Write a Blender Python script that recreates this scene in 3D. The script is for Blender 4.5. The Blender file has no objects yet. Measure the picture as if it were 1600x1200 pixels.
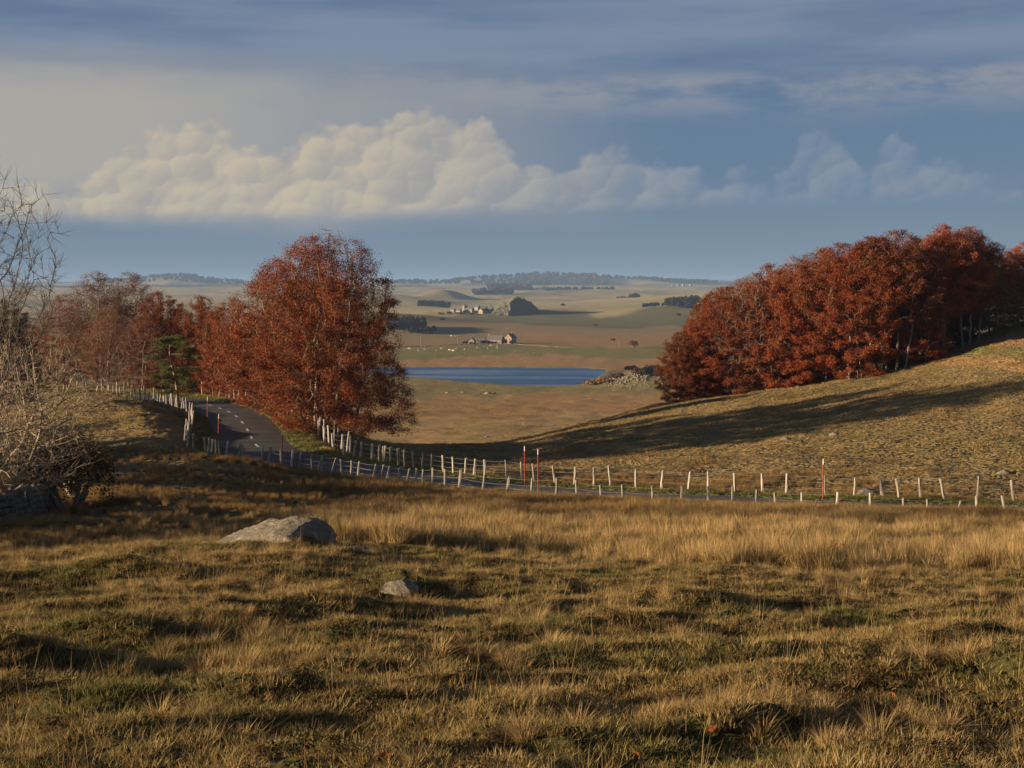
import bpy, bmesh, math, random
import numpy as np
from mathutils import Vector, Matrix

random.seed(7)
rng = np.random.default_rng(7)
scene = bpy.context.scene
col = scene.collection

# ------------------------------------------------------------------ camera
F, H = 2200.0, 447.0            # focal length and eye level in photograph pixels
cam_d = bpy.data.cameras.new('camera')
cam_d.sensor_width = 36.0
cam_d.lens = 36.0 * F / 1600.0
cam_d.shift_y = -(600.0 - H) / 1600.0
cam_d.clip_start = 0.1
cam_d.clip_end = 60000.0
cam = bpy.data.objects.new('camera', cam_d)
cam.rotation_euler = (math.pi / 2, 0, 0)
cam.location = (0, 0, 0)
col.objects.link(cam)
scene.camera = cam

# ------------------------------------------------------------------ light
SUN_EL, SUN_BACK = math.radians(10.0), math.radians(13.5)
sun_dir = Vector((-math.cos(SUN_EL) * math.cos(SUN_BACK), -math.cos(SUN_EL) * math.sin(SUN_BACK), math.sin(SUN_EL)))
sl = bpy.data.lights.new('sun', 'SUN')
sl.energy = 5.0
sl.angle = math.radians(0.55)
sl.color = (1.0, 0.77, 0.50)
so = bpy.data.objects.new('sun', sl)
so.rotation_euler = sun_dir.to_track_quat('Z', 'Y').to_euler()
so.location = (-200, -60, 60)
col.objects.link(so)

vs = scene.view_settings
vs.view_transform = 'Standard'
vs.look = 'None'
vs.gamma = 1.0
vs.exposure = 1.05
vs.use_curve_mapping = False
scene.cycles.max_bounces = 3
scene.cycles.diffuse_bounces = 1
scene.cycles.glossy_bounces = 2
scene.cycles.transmission_bounces = 3
scene.cycles.transparent_max_bounces = 6
scene.cycles.volume_bounces = 0
scene.cycles.use_denoising = True


# node expressions -----------------------------------------------------
class E:
    nt = None

    def __init__(s, sock): s.s = sock

    @staticmethod
    def m(op, *a, clamp=False):
        n = E.nt.nodes.new('ShaderNodeMath'); n.operation = op; n.use_clamp = clamp
        for i, v in enumerate(a):
            if isinstance(v, E): E.nt.links.new(v.s, n.inputs[i])
            else: n.inputs[i].default_value = v
        return E(n.outputs[0])

    def __add__(s, o): return E.m('ADD', s, o)
    __radd__ = __add__
    def __sub__(s, o): return E.m('SUBTRACT', s, o)
    def __rsub__(s, o): return E.m('SUBTRACT', o, s)
    def __mul__(s, o): return E.m('MULTIPLY', s, o)
    __rmul__ = __mul__
    def __truediv__(s, o): return E.m('DIVIDE', s, o)


def sstep(v, a, b):
    n = E.nt.nodes.new('ShaderNodeMapRange'); n.interpolation_type = 'SMOOTHSTEP'
    for i, x in ((0, v), (1, a), (2, b)):
        if isinstance(x, E): E.nt.links.new(x.s, n.inputs[i])
        else: n.inputs[i].default_value = x
    return E(n.outputs[0])


def vec(x, y, z=0.0):
    n = E.nt.nodes.new('ShaderNodeCombineXYZ')
    for i, v in enumerate((x, y, z)):
        if isinstance(v, E): E.nt.links.new(v.s, n.inputs[i])
        else: n.inputs[i].default_value = v
    return E(n.outputs[0])


def noise(v, scale, detail=4.0, rough=0.5, out=0):
    n = E.nt.nodes.new('ShaderNodeTexNoise')
    if v is not None: E.nt.links.new(v.s, n.inputs['Vector'])
    n.inputs['Scale'].default_value = scale
    n.inputs['Detail'].default_value = detail
    n.inputs['Roughness'].default_value = rough
    return E(n.outputs[out])


def mixc(f, a, b):
    n = E.nt.nodes.new('ShaderNodeMix'); n.data_type = 'RGBA'
    for i, v in ((0, f), (6, a), (7, b)):
        if isinstance(v, E): E.nt.links.new(v.s, n.inputs[i])
        elif i == 0: n.inputs[i].default_value = v
        else: n.inputs[i].default_value = (v[0], v[1], v[2], 1)
    return E(n.outputs[2])


def ramp(v, stops, interp='B_SPLINE'):
    n = E.nt.nodes.new('ShaderNodeValToRGB'); n.color_ramp.interpolation = interp
    cr = n.color_ramp
    while len(cr.elements) > 1: cr.elements.remove(cr.elements[-1])
    cr.elements[0].position = stops[0][0]
    def cset(e, c): e.color = (c, c, c, 1) if not hasattr(c, '__len__') else (c[0], c[1], c[2], 1)
    cset(cr.elements[0], stops[0][1])
    for p, c in stops[1:]:
        cset(cr.elements.new(p), c)
    E.nt.links.new(v.s, n.inputs[0])
    return E(n.outputs[0])


# ------------------------------------------------------------------ sky
world = bpy.data.worlds.new('World')
scene.world = world
world.use_nodes = True
world.cycles.sampling_method = 'NONE'
nt = world.node_tree
nt.nodes.clear(); E.nt = nt
sky = nt.nodes.new('ShaderNodeTexSky')
sky.sky_type = 'NISHITA'
sky.sun_disc = False
sky.sun_elevation = SUN_EL
sky.sun_rotation = math.atan2(sun_dir.x, sun_dir.y)
sky.altitude = 1200
tc = nt.nodes.new('ShaderNodeTexCoord')
sp = nt.nodes.new('ShaderNodeSeparateXYZ'); nt.links.new(tc.outputs['Generated'], sp.inputs[0])
dx, dy, dz = E(sp.outputs[0]), E(sp.outputs[1]), E(sp.outputs[2])
az = E.m('ARCTAN2', dx, dy)
el = E.m('ARCSINE', dz)
K = 9.66                                   # cloud radiance in units of the sky texture (strength 0.05 at exposure 1.05)
def lin(r, g, b, k=K):
    f = lambda c: (c / 255 / 12.92 if c / 255 <= 0.04045 else ((c / 255 + 0.055) / 1.055) ** 2.4) * k
    return (f(r), f(g), f(b))
# thin high veil over the clear sky
cur = mixc(0.85, E(sky.outputs[0]), lin(84, 111, 147))
# a broad paler air layer towards the horizon
cur = mixc(sstep(el, 0.085, 0.0) * 0.85, cur, lin(120, 141, 158))
# stratus streaks higher up
st = noise(vec(az * 3.2, el * 26.0, 3.0), 1.0, 6.0, 0.55)
cur = mixc(sstep(el, 0.115, 0.165) * 0.9, cur, mixc(sstep(st, 0.34, 0.66), lin(96, 117, 149), lin(124, 140, 162)))
# deck overhead, out of view, darkened to cut ambient light in the shadows
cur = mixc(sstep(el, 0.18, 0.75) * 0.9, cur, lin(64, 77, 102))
# bright ragged edge of the stratus deck
e1 = noise(vec(az * 7.0, 2.0, 1.0), 1.0, 4.0)
e2 = noise(vec(az * 13.0, el * 42.0, 9.0), 1.0, 6.0, 0.6)
deck = 0.143 + (e1 - 0.5) * 0.018
edge = sstep(el, deck + 0.012, deck - 0.001) * sstep(el, deck - 0.036, deck - 0.004) * sstep(e2, 0.36, 0.62)
cur = mixc(edge * 0.6, cur, lin(158, 158, 162))
# cream veil of rain-cloud, west half of the view and on round to the left
vn = noise(vec(az * 5.0, el * 15.0, 5.0), 1.0, 6.0, 0.55)
vw = sstep(az, 0.13, -0.10) * sstep(az, -2.6, -1.6)
veil = sstep(el + (vn - 0.5) * 0.045, 0.030, 0.055) * sstep(el + (vn - 0.5) * 0.04, 0.172, 0.128) * vw
cur = mixc(veil * sstep(vn, 0.15, 0.52) * 0.95, cur, mixc(sstep(az, -0.06, -0.30), lin(146, 151, 158), lin(173, 169, 161)))
# cumulus bank: tops from a profile along the horizon, ragged by billowing noise
def fx(px): return (math.atan((px - 800) / F) + 0.6) / 1.2
def fy(py): return (H - py) / F * 5.0
prof = [(-300, 300), (10, 312), (80, 298), (140, 280), (205, 240), (265, 208), (330, 215), (390, 236), (440, 250), (485, 210), (555, 202), (630, 184),
        (700, 176), (752, 188), (785, 222), (815, 262), (860, 270), (920, 244), (985, 228), (1030, 240), (1075, 266), (1110, 286), (1165, 268),
        (1210, 290), (1240, 245), (1282, 192), (1326, 226), (1350, 276), (1400, 210), (1445, 250), (1520, 272), (1600, 290), (1900, 285)]
prof = prof[:-1]
hp = ramp(az / 1.2 + 0.5, [(max(0, min(1, fx(a))), fy(b)) for a, b in prof], 'LINEAR')
hp = E.m('MULTIPLY', hp, 0.2)
wz = noise(vec(az, el * 1.25, 4.0), 70.0, 4.0, 0.6, 1)                     # ragged warp, so that no puff is round
ws = nt.nodes.new('ShaderNodeVectorMath'); ws.operation = 'MULTIPLY_ADD'; nt.links.new(wz.s, ws.inputs[0]); ws.inputs[1].default_value = (0.012, 0.012, 0); ws.inputs[2].default_value = (-0.006, -0.006, 0)
q0 = vec(az, el * 1.25, 0.3)
qa = nt.nodes.new('ShaderNodeVectorMath'); qa.operation = 'ADD'; nt.links.new(q0.s, qa.inputs[0]); nt.links.new(ws.outputs[0], qa.inputs[1])
q = E(qa.outputs[0])
def puffs(scale):
    n = nt.nodes.new('ShaderNodeTexVoronoi'); n.voronoi_dimensions = '2D'; n.feature = 'SMOOTH_F1'; n.inputs['Scale'].default_value = scale; n.inputs['Smoothness'].default_value = 0.35
    nt.links.new(q.s, n.inputs['Vector'])
    d = nt.nodes.new('ShaderNodeVectorMath'); d.operation = 'SUBTRACT'; nt.links.new(q.s, d.inputs[0]); nt.links.new(n.outputs['Position'], d.inputs[1])
    t_ = nt.nodes.new('ShaderNodeVectorMath'); t_.operation = 'DOT_PRODUCT'; nt.links.new(d.outputs[0], t_.inputs[0]); t_.inputs[1].default_value = (-0.72 * scale, 0.70 * scale, 0)
    return E(n.outputs['Distance']), E(t_.outputs['Value'])
d1, l1 = puffs(24.0); d2, l2 = puffs(55.0); d3, l3 = puffs(120.0)
b2 = noise(q0, 75.0, 7.0, 0.62)
bil = (0.42 - d1) * 0.020 + (0.42 - d2) * 0.014 + (0.42 - d3) * 0.006 + (b2 - 0.5) * 0.008
far_round = (noise(vec(az * 3.0, 7.0, 2.0), 2.0, 3.0) - 0.45) * 0.10 * sstep(E.m('ABSOLUTE', az), 0.42, 0.7)
top = hp + bil + far_round
basev = 0.043 + sstep(az, -0.35, 0.25) * 0.014
cum = sstep(top - el, -0.002, 0.010) * sstep(el + (b2 - 0.5) * 0.006, basev - 0.004, basev + 0.010)
lit = 0.52 + l1 * 0.46 + l2 * 0.30 + l3 * 0.10 + (top - el) * -1.5
litc = sstep(lit, 0.05, 0.90)
west = sstep(az, 0.20, -0.14)
cl = mixc(litc, mixc(west, lin(108, 130, 156), lin(168, 163, 157)), mixc(west, lin(148, 156, 166), lin(207, 192, 164)))
cur = mixc(cum * (0.58 + west * 0.22), cur, cl)
# stray dark scud
sc_ = noise(vec(az * 9.0, el * 30.0, 21.0), 1.0, 5.0, 0.6)
cur = mixc(sstep(sc_, 0.63, 0.74) * sstep(el, 0.09, 0.11) * 0.4, cur, lin(120, 130, 152))
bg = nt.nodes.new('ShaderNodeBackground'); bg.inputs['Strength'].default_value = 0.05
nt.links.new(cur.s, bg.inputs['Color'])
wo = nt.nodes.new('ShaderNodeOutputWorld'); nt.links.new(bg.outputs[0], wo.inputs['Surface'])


# ------------------------------------------------------------------ helpers
def at(px, py, d): return Vector(((px - 800) / F * d, d, -(py - H) / F * d))


def tag(o, label=None, cat=None, group=None, kind=None):
    if label: o['label'] = label
    if cat: o['category'] = cat
    if group: o['group'] = group
    if kind: o['kind'] = kind
    return o


def empty(name, loc=(0, 0, 0), rz=0.0):
    o = bpy.data.objects.new(name, None); col.objects.link(o)
    o.location = loc; o.rotation_euler = (0, 0, rz); o.empty_display_size = 0.3
    return o


def link(name, me, mat=None, parent=None, loc=None):
    o = bpy.data.objects.new(name, me); col.objects.link(o)
    if mat is not None and not me.materials: me.materials.append(mat)
    if parent is not None: o.parent = parent
    if loc is not None: o.location = loc
    return o


def mesh_np(name, V, quads=None, tris=None, smooth=False):
    me = bpy.data.meshes.new(name)
    V = np.asarray(V, np.float32)
    q = np.zeros((0, 4), np.int32) if quads is None else np.asarray(quads, np.int32).reshape(-1, 4)
    t = np.zeros((0, 3), np.int32) if tris is None else np.asarray(tris, np.int32).reshape(-1, 3)
    me.vertices.add(len(V)); me.vertices.foreach_set('co', V.ravel())
    L = np.concatenate([q.ravel(), t.ravel()])
    me.loops.add(len(L)); me.loops.foreach_set('vertex_index', L)
    st = np.concatenate([np.arange(len(q)) * 4, len(q) * 4 + np.arange(len(t)) * 3]).astype(np.int32)
    me.polygons.add(len(st)); me.polygons.foreach_set('loop_start', st)
    if smooth: me.polygons.foreach_set('use_smooth', np.ones(len(st), bool))
    me.update(calc_edges=True)
    me.validate()
    return me


def bm_mesh(name, bm, smooth=False):
    me = bpy.data.meshes.new(name); bm.to_mesh(me); bm.free()
    if smooth:
        me.polygons.foreach_set('use_smooth', np.ones(len(me.polygons), bool))
    return me


def copy_tree(o, parent=None):
    c = o.copy(); col.objects.link(c); c.parent = parent
    for ch in list(o.children): copy_tree(ch, c)
    return c


def _hash(ix, iy, seed):
    n = (ix * 374761393 + iy * 668265263 + seed * 974634521) & 0xffffffff
    n = ((n ^ (n >> 13)) * 1274126177) & 0xffffffff
    n = ((n ^ (n >> 15)) * 2246822519) & 0xffffffff
    return ((n ^ (n >> 16)) & 0xffff) / 65535.0


def vnoise(x, y, seed=0):
    x = np.asarray(x, float); y = np.asarray(y, float)
    # rotate so that lattice lines do not follow the axes
    x, y = x * 0.8 - y * 0.6 + seed * 17.3, x * 0.6 + y * 0.8 - seed * 9.1
    ix = np.floor(x).astype(np.int64); iy = np.floor(y).astype(np.int64)
    fx_ = x - ix; fy_ = y - iy
    def g(a, b, ox, oy):
        t = _hash(a, b, seed) * 2 * math.pi
        return np.cos(t) * ox + np.sin(t) * oy
    u = fx_ ** 3 * (fx_ * (fx_ * 6 - 15) + 10); v = fy_ ** 3 * (fy_ * (fy_ * 6 - 15) + 10)
    a = g(ix, iy, fx_, fy_); b = g(ix + 1, iy, fx_ - 1, fy_)
    c = g(ix, iy + 1, fx_, fy_ - 1); d = g(ix + 1, iy + 1, fx_ - 1, fy_ - 1)
    return ((a * (1 - u) + b * u) * (1 - v) + (c * (1 - u) + d * u) * v) * 1.6


def fbm(x, y, octv=4, seed=0, gain=0.5):
    s = 0; a = 1
    for i in range(octv):
        s = s + a * vnoise(x * 2 ** i, y * 2 ** i, seed + i); a *= gain
    return s


def ss(x, a, b):
    t = np.clip((x - a) / (b - a), 0, 1); return t * t * (3 - 2 * t)


# ------------------------------------------------------------------ terrain table: sight-line height of the ground at bearings and depths
PX = [-600, -200, 0, 150, 300, 450, 600, 750, 900, 1050, 1200, 1400, 1600, 1900, 2300]
def flat(v): return [v] * 15
TAB = {
    10: [1195, 1198, 1200, 1200, 1200, 1200, 1200, 1200, 1202, 1203, 1204, 1205, 1205, 1205, 1205],
    14: flat(1062),
    20: [960, 960, 958, 955, 952, 950, 955, 960, 965, 965, 968, 970, 972, 975, 980],
    30: [880, 876, 872, 866, 860, 858, 870, 880, 885, 888, 890, 895, 900, 905, 910],
    45: [840, 838, 835, 830, 825, 822, 825, 830, 835, 838, 842, 846, 850, 855, 860],
    65: [770, 770, 768, 766, 770, 785, 792, 795, 796, 798, 800, 803, 806, 808, 810],
    75: [738, 738, 736, 733, 735, 748, 768, 772, 775, 777, 780, 783, 785, 786, 786],
    85: [712, 712, 710, 704, 700, 722, 742, 748, 750, 749, 745, 738, 725, 712, 700],
    100: [672, 672, 668, 648, 648, 678, 720, 729, 722, 710, 695, 672, 650, 625, 600],
    108: [655, 655, 648, 622, 645, 662, 710, 718, 706, 693, 678, 652, 625, 598, 570],
    120: [640, 640, 632, 612, 630, 646, 701, 706, 690, 671, 656, 624, 588, 560, 530],
    140: [622, 622, 618, 608, 614, 632, 693, 695, 668, 641, 619, 586, 540, 505, 480],
    155: [612, 612, 610, 603, 606, 630, 697, 697, 666, 628, 607, 574, 512, 490, 470],
    175: [612, 612, 612, 612, 616, 655, 708, 710, 690, 645, 605, 570, 506, 484, 465],
    200: [626, 626, 626, 628, 640, 690, 715, 716, 710, 680, 615, 572, 510, 488, 468],
    300: [640, 640, 645, 652, 668, 686, 690, 691, 691, 685, 630, 580, 530, 505, 490],
    500: [625, 625, 628, 632, 639, 643, 645, 646, 646, 645, 618, 590, 560, 545, 540],
    650: [612, 612, 612, 614, 618, 620, 621, 622, 622, 621, 606, 590, 570, 560, 555],
    780: [598, 598, 598, 598, 599, 600, 600, 601, 601, 601, 595, 585, 575, 568, 565],
    930: [568, 568, 568, 570, 573, 575, 576, 576, 576, 577, 574, 570, 565, 562, 560],
    1250: flat(537), 1600: flat(520), 2300: flat(497), 3500: flat(478), 5000: flat(463), 7000: flat(451), 9000: flat(445), 12000: flat(442), 16000: flat(443),
}


def pchip(xk, yk, x):
    xk = np.asarray(xk, float); yk = np.asarray(yk, float)
    h = np.diff(xk); dl = np.diff(yk, axis=0) / h.reshape(-1, *[1] * (yk.ndim - 1))
    m = np.zeros_like(yk); m[0] = dl[0]; m[-1] = dl[-1]
    a, b = dl[:-1], dl[1:]
    m[1:-1] = np.where(a * b > 0, 2 * a * b / np.where(np.abs(a + b) < 1e-12, 1, a + b), 0)
    i = np.clip(np.searchsorted(xk, x) - 1, 0, len(xk) - 2)
    hh = h[i]; t = (x - xk[i]) / hh
    sh = (-1,) + (1,) * (yk.ndim - 1); t = t.reshape(sh); hh = hh.reshape(sh)
    return ((1 + 2 * t) * (1 - t) ** 2 * yk[i] + t * (1 - t) ** 2 * hh * m[i] + t * t * (3 - 2 * t) * yk[i + 1] + t * t * (t - 1) * hh * m[i + 1])


_dk = sorted(TAB)
GP = np.linspace(-600, 2300, 291); GD = np.linspace(math.log(10), math.log(16000), 800)
_t = pchip(np.log(_dk), np.array([TAB[k] for k in _dk], float), GD)           # (800,15)
_t = pchip(PX, _t.T.copy(), GP)                                               # (291,800)
for _ in range(6):                                                            # soften across bearings
    _t[1:-1] = (_t[:-2] + 2 * _t[1:-1] + _t[2:]) / 4


def table(px, yy):
    a = np.clip((px + 600) / 10.0, 0, 289.999); b = np.clip((np.log(yy) - GD[0]) / (GD[1] - GD[0]), 0, 798.999)
    i = a.astype(int); j = b.astype(int); u = a - i; v = b - j
    return (_t[i, j] * (1 - u) + _t[i + 1, j] * u) * (1 - v) + (_t[i, j + 1] * (1 - u) + _t[i + 1, j + 1] * u) * v


# road centre line (bearing pixel, sight-line pixel, depth)
ROAD = [(3000, 805, 63), (2300, 803, 65), (1600, 802, 67), (1300, 792, 69), (1000, 778, 73), (800, 765, 77), (650, 748, 81.5), (540, 729, 85.5), (455, 716, 88),
        (403, 699, 92), (389, 676, 99), (368, 650, 108), (330, 634, 118), (270, 624, 127), (150, 615, 135), (0, 612, 140), (-250, 610, 146)]
_r = np.array([at(*p) for p in ROAD])
_s = np.concatenate([[0], np.cumsum(np.linalg.norm(np.diff(_r[:, :2], axis=0), axis=1))])
RS = np.linspace(0, _s[-1], 700)
RC = pchip(_s, _r, RS)
for _ in range(40):
    RC[1:-1] = (RC[:-2] + 2 * RC[1:-1] + RC[2:]) / 4
RT = np.gradient(RC[:, :2], axis=0); RT /= np.linalg.norm(RT, axis=1)[:, None]
RN = np.stack([-RT[:, 1], RT[:, 0]], 1)
RW = 2.35


def road_dist(x, y):
    d = np.full(x.shape, 99.0); zr = np.zeros(x.shape)
    k = np.where((y > 45) & (y < 165))[0]
    for c in range(0, len(k), 20000):
        kk = k[c:c + 20000]
        dd = (x[kk, None] - RC[None, ::2, 0]) ** 2 + (y[kk, None] - RC[None, ::2, 1]) ** 2
        j = dd.argmin(1)
        d[kk] = np.sqrt(dd[np.arange(len(kk)), j]); zr[kk] = RC[::2, 2][j]
    return d, zr


# lake outline on its own water level
LZ = -54.6
LAKE = [(520, 576), (600, 574.6), (700, 574.6), (800, 575), (900, 576), (942, 577.5), (936, 583), (925, 590), (918, 597), (900, 600.5), (850, 602), (800, 600.5), (760, 597.5), (700, 592), (650, 588.5), (600, 585), (540, 580)]
LKP = np.array([((px - 800) / F * (-LZ * F / (py - H)), -LZ * F / (py - H)) for px, py in LAKE])


def lake_in(x, y):
    """signed distance to the lake outline, negative inside"""
    out = np.full(x.shape, 99.0)
    k = np.where((y > 720) & (y < 1000) & (np.abs(x) < 220))[0]
    if not len(k): return out
    p = np.stack([x[k], y[k]], 1); n = len(LKP)
    dmin = np.full(len(k), 1e9); inside = np.zeros(len(k), bool)
    for i in range(n):
        a, b = LKP[i], LKP[(i + 1) % n]
        ab = b - a; t = np.clip(((p - a) @ ab) / (ab @ ab), 0, 1)
        dmin = np.minimum(dmin, np.linalg.norm(p - a - t[:, None] * ab, axis=1))
        cr = ((a[1] > p[:, 1]) != (b[1] > p[:, 1])) & (p[:, 0] < (b[0] - a[0]) * (p[:, 1] - a[1]) / (b[1] - a[1] + 1e-9) + a[0])
        inside ^= cr
    out[k] = np.where(inside, -dmin, dmin)
    return out


# hand-placed mounds: bearing px, depth, height, half-length in x, half-length in y
MOUNDS = [(1090, 21.0, 0.34, 0.75, 0.9), (600, 22.0, 0.30, 0.8, 0.55), (330, 18.6, 0.26, 1.1, 0.5), (545, 19.3, 0.22, 1.3, 0.45), (150, 16.6, 0.20, 1.1, 0.5),
          (1300, 13.4, 0.25, 1.0, 0.5), (1650, 13.2, 0.34, 0.8, 0.8), (870, 12.6, 0.17, 0.5, 0.35), (180, 12.3, 0.16, 0.5, 0.35), (420, 12.9, 0.15, 0.7, 0.4),
          (440, 29.6, 0.20, 1.5, 1.0), (540, 28.0, 0.22, 0.7, 0.6), (60, 24.0, 0.30, 2.0, 0.9), (700, 24.5, 0.25, 1.1, 0.7), (1250, 24.0, 0.22, 1.2, 0.8), (1480, 21.0, 0.24, 0.8, 0.8),
          (-60, 14.5, 0.24, 0.9, 0.6), (760, 15.6, 0.14, 0.9, 0.35), (1010, 15.0, 0.15, 0.8, 0.35), (1180, 11.4, 0.14, 0.7, 0.3), (40, 11.2, 0.15, 0.6, 0.3), (1480, 16.5, 0.18, 0.8, 0.5)]
FARM = [(690, 4300, 36, 85, 240), (560, 3600, 24, 200, 300), (1190, 3300, 40, 420, 400), (870, 9300, 55, 700, 500), (270, 9300, 48, 420, 500), (1020, 10500, 30, 900, 500),
        (905, 5600, 16, 300, 300), (1010, 2500, 12, 330, 200), (1150, 2300, 22, 160, 160), (590, 1900, 18, 130, 200), (775, 1700, 4, 130, 80), (780, 2330, 8, 90, 60), (700, 2400, 6, 200, 80)]


def height(x, y, fine=True):
    x = np.asarray(x, float); y = np.asarray(y, float)
    shp = x.shape; x = x.ravel(); y = y.ravel()
    yy = np.maximum(y, 10.0)
    px = 800 + F * x / yy
    z = -(table(px, yy) - H) / F * yy
    z = z + np.clip(10 - y, 0, 14) * 0.165
    # relief, each kind only where it occurs
    rel = np.zeros(len(x))
    def zone(w, fn):
        k = np.where(w > 1e-4)[0]
        if len(k): rel[k] += w[k] * fn(x[k], y[k])
    near = ss(y, 38, 26)
    zone(near, lambda x, y: 0.20 * fbm(x / 2.8, y / 1.4, 3, 1) + 0.055 * fbm(x / 0.7, y / 0.45, 2, 5) + 0.022 * vnoise(x / 0.2, y / 0.2, 23))
    zone(ss(y, 26, 38) * ss(y, 190, 120), lambda x, y: 0.16 * fbm(x / 5.0, y / 5.0, 3, 11) + 0.05 * fbm(x / 1.1, y / 1.1, 2, 15))
    zone(ss(y, 120, 260) * ss(y, 1400, 900), lambda x, y: 0.55 * fbm(x / 28.0, y / 34.0, 3, 31) + 0.14 * fbm(x / 6.0, y / 7.0, 2, 35))
    zone(ss(y, 1000, 2600), lambda x, y: (4.0 + y / 1500.0) * fbm(x / 330.0, y / 420.0, 4, 41))
    k = np.where(y < 36)[0]
    if len(k):
        xk, yk = x[k], y[k]; rk = np.zeros(len(k)); wv = 1 + 0.3 * vnoise(xk * 1.5, yk * 1.5, 3)
        for (mpx, md, mh, sx, sy) in MOUNDS:
            rk += mh * np.exp(-((xk - (mpx - 800) / F * md) / sx) ** 2 - ((yk - md) / sy) ** 2)
        rel[k] += rk * wv
    if y.max() > 1000:
        for (mpx, md, mh, sx, sy) in FARM:
            mx = (mpx - 800) / F * md
            rel = rel + mh * np.exp(-((x - mx) / sx) ** 2 - ((y - md) / sy) ** 2)
    # stony hillock by the lake, off the right-hand shore
    rel = rel + 7.5 * np.exp(-(((x - 68) / 15.0) ** 2) - (((y - 776) / 24.0) ** 2)) + 8.0 * np.exp(-(((x - 92) / 16.0) ** 2) - (((y - 778) / 28.0) ** 2))
    d, zr = road_dist(x, y)
    w = ss(d, 7.5, 3.0)
    z = z + rel * (1 - w)
    z = z * (1 - w) + (zr + 0.03) * w
    z = z - 0.10 * ss(d, 2.5, 2.15)
    ld = lake_in(x, y)
    lw = ss(ld, 16, 0)
    z = z * (1 - lw) + np.maximum(LZ + 0.25, np.minimum(z, LZ + 1.2)) * lw
    z = np.where(ld < 6, z - 2.2 * ss(ld, 5, -6), z)
    return z.reshape(shp)


def hz(x, y): return float(height(np.array([x]), np.array([y]))[0])
def gpt(px, d):
    x = (px - 800) / F * d
    return Vector((x, d, hz(x, d)))


# ------------------------------------------------------------------ materials
MATS = {}
def new_mat(name):
    m = bpy.data.materials.new(name); m.use_nodes = True
    m.node_tree.nodes.clear(); E.nt = m.node_tree; MATS[name] = m
    return m


def objco(kind='Object'):
    n = E.nt.nodes.new('ShaderNodeTexCoord'); return E(n.outputs[kind])


def geo(out):
    n = E.nt.nodes.new('ShaderNodeNewGeometry'); return E(n.outputs[out])


def finish(color, rough=0.85, bump=None, bump_s=0.4, bump_d=0.05, spec=0.2, normal=None, trans=0.0):
    t = E.nt
    out = t.nodes.new('ShaderNodeOutputMaterial')
    b = t.nodes.new('ShaderNodeBsdfPrincipled')
    if isinstance(color, E): t.links.new(color.s, b.inputs['Base Color'])
    else: b.inputs['Base Color'].default_value = (*color, 1)
    b.inputs['Roughness'].default_value = rough
    b.inputs['Specular IOR Level'].default_value = spec
    if bump is not None:
        bn = t.nodes.new('ShaderNodeBump'); bn.inputs['Strength'].default_value = bump_s; bn.inputs['Distance'].default_value = bump_d
        t.links.new(bump.s, bn.inputs['Height']); t.links.new(bn.outputs[0], b.inputs['Normal'])
    if normal is not None: t.links.new(normal.s, b.inputs['Normal'])
    if trans > 0:
        tr = t.nodes.new('ShaderNodeBsdfTranslucent')
        if isinstance(color, E): t.links.new(color.s, tr.inputs['Color'])
        else: tr.inputs['Color'].default_value = (*color, 1)
        mx = t.nodes.new('ShaderNodeMixShader'); mx.inputs[0].default_value = trans
        t.links.new(b.outputs[0], mx.inputs[1]); t.links.new(tr.outputs[0], mx.inputs[2])
        t.links.new(mx.outputs[0], out.inputs['Surface'])
    else:
        t.links.new(b.outputs[0], out.inputs['Surface'])
    return b


def scatter_normal(scale_vec, k):
    """surface of standing stems: the normal strays from upright at the scale of a tuft"""
    t = E.nt
    nz = t.nodes.new('ShaderNodeTexNoise'); nz.inputs['Scale'].default_value = 1.0; nz.inputs['Detail'].default_value = 3.0; nz.inputs['Roughness'].default_value = 0.75
    t.links.new(scale_vec.s, nz.inputs['Vector'])
    a = t.nodes.new('ShaderNodeVectorMath'); a.operation = 'SUBTRACT'; t.links.new(nz.outputs['Color'], a.inputs[0]); a.inputs[1].default_value = (0.5, 0.5, 0.5)
    b = t.nodes.new('ShaderNodeVectorMath'); b.operation = 'MULTIPLY'; t.links.new(a.outputs[0], b.inputs[0]); b.inputs[1].default_value = (k, k, k * 0.3)
    g = t.nodes.new('ShaderNodeNewGeometry')
    c = t.nodes.new('ShaderNodeVectorMath'); c.operation = 'ADD'; t.links.new(g.outputs['Normal'], c.inputs[0]); t.links.new(b.outputs[0], c.inputs[1])
    d = t.nodes.new('ShaderNodeVectorMath'); d.operation = 'NORMALIZE'; t.links.new(c.outputs[0], d.inputs[0])
    return E(d.outputs[0])


def vscale(v, x, y, z):
    n = E.nt.nodes.new('ShaderNodeVectorMath'); n.operation = 'MULTIPLY'; E.nt.links.new(v.s, n.inputs[0]); n.inputs[1].default_value = (x, y, z)
    return E(n.outputs[0])


def attr(name, kind='GEOMETRY', out='Color'):
    n = E.nt.nodes.new('ShaderNodeAttribute'); n.attribute_name = name; n.attribute_type = kind
    return E(n.outputs[out])


def scol(c, f):
    n = E.nt.nodes.new('ShaderNodeVectorMath'); n.operation = 'SCALE'; E.nt.links.new(c.s, n.inputs[0])
    if isinstance(f, E): E.nt.links.new(f.s, n.inputs[3])
    else: n.inputs[3].default_value = f
    return E(n.outputs[0])


# ground
new_mat('ground')
P = geo('Position')
lc = attr('cover')
n1 = noise(P, 2.3, 6.0, 0.65); n2 = noise(P, 0.22, 4.0, 0.6); n3 = noise(vscale(P, 1, 0.55, 1), 0.018, 5.0, 0.6)
c0 = scol(lc, 0.50 + n1 * 0.45 + n2 * 0.30 + n3 * 0.25)
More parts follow.
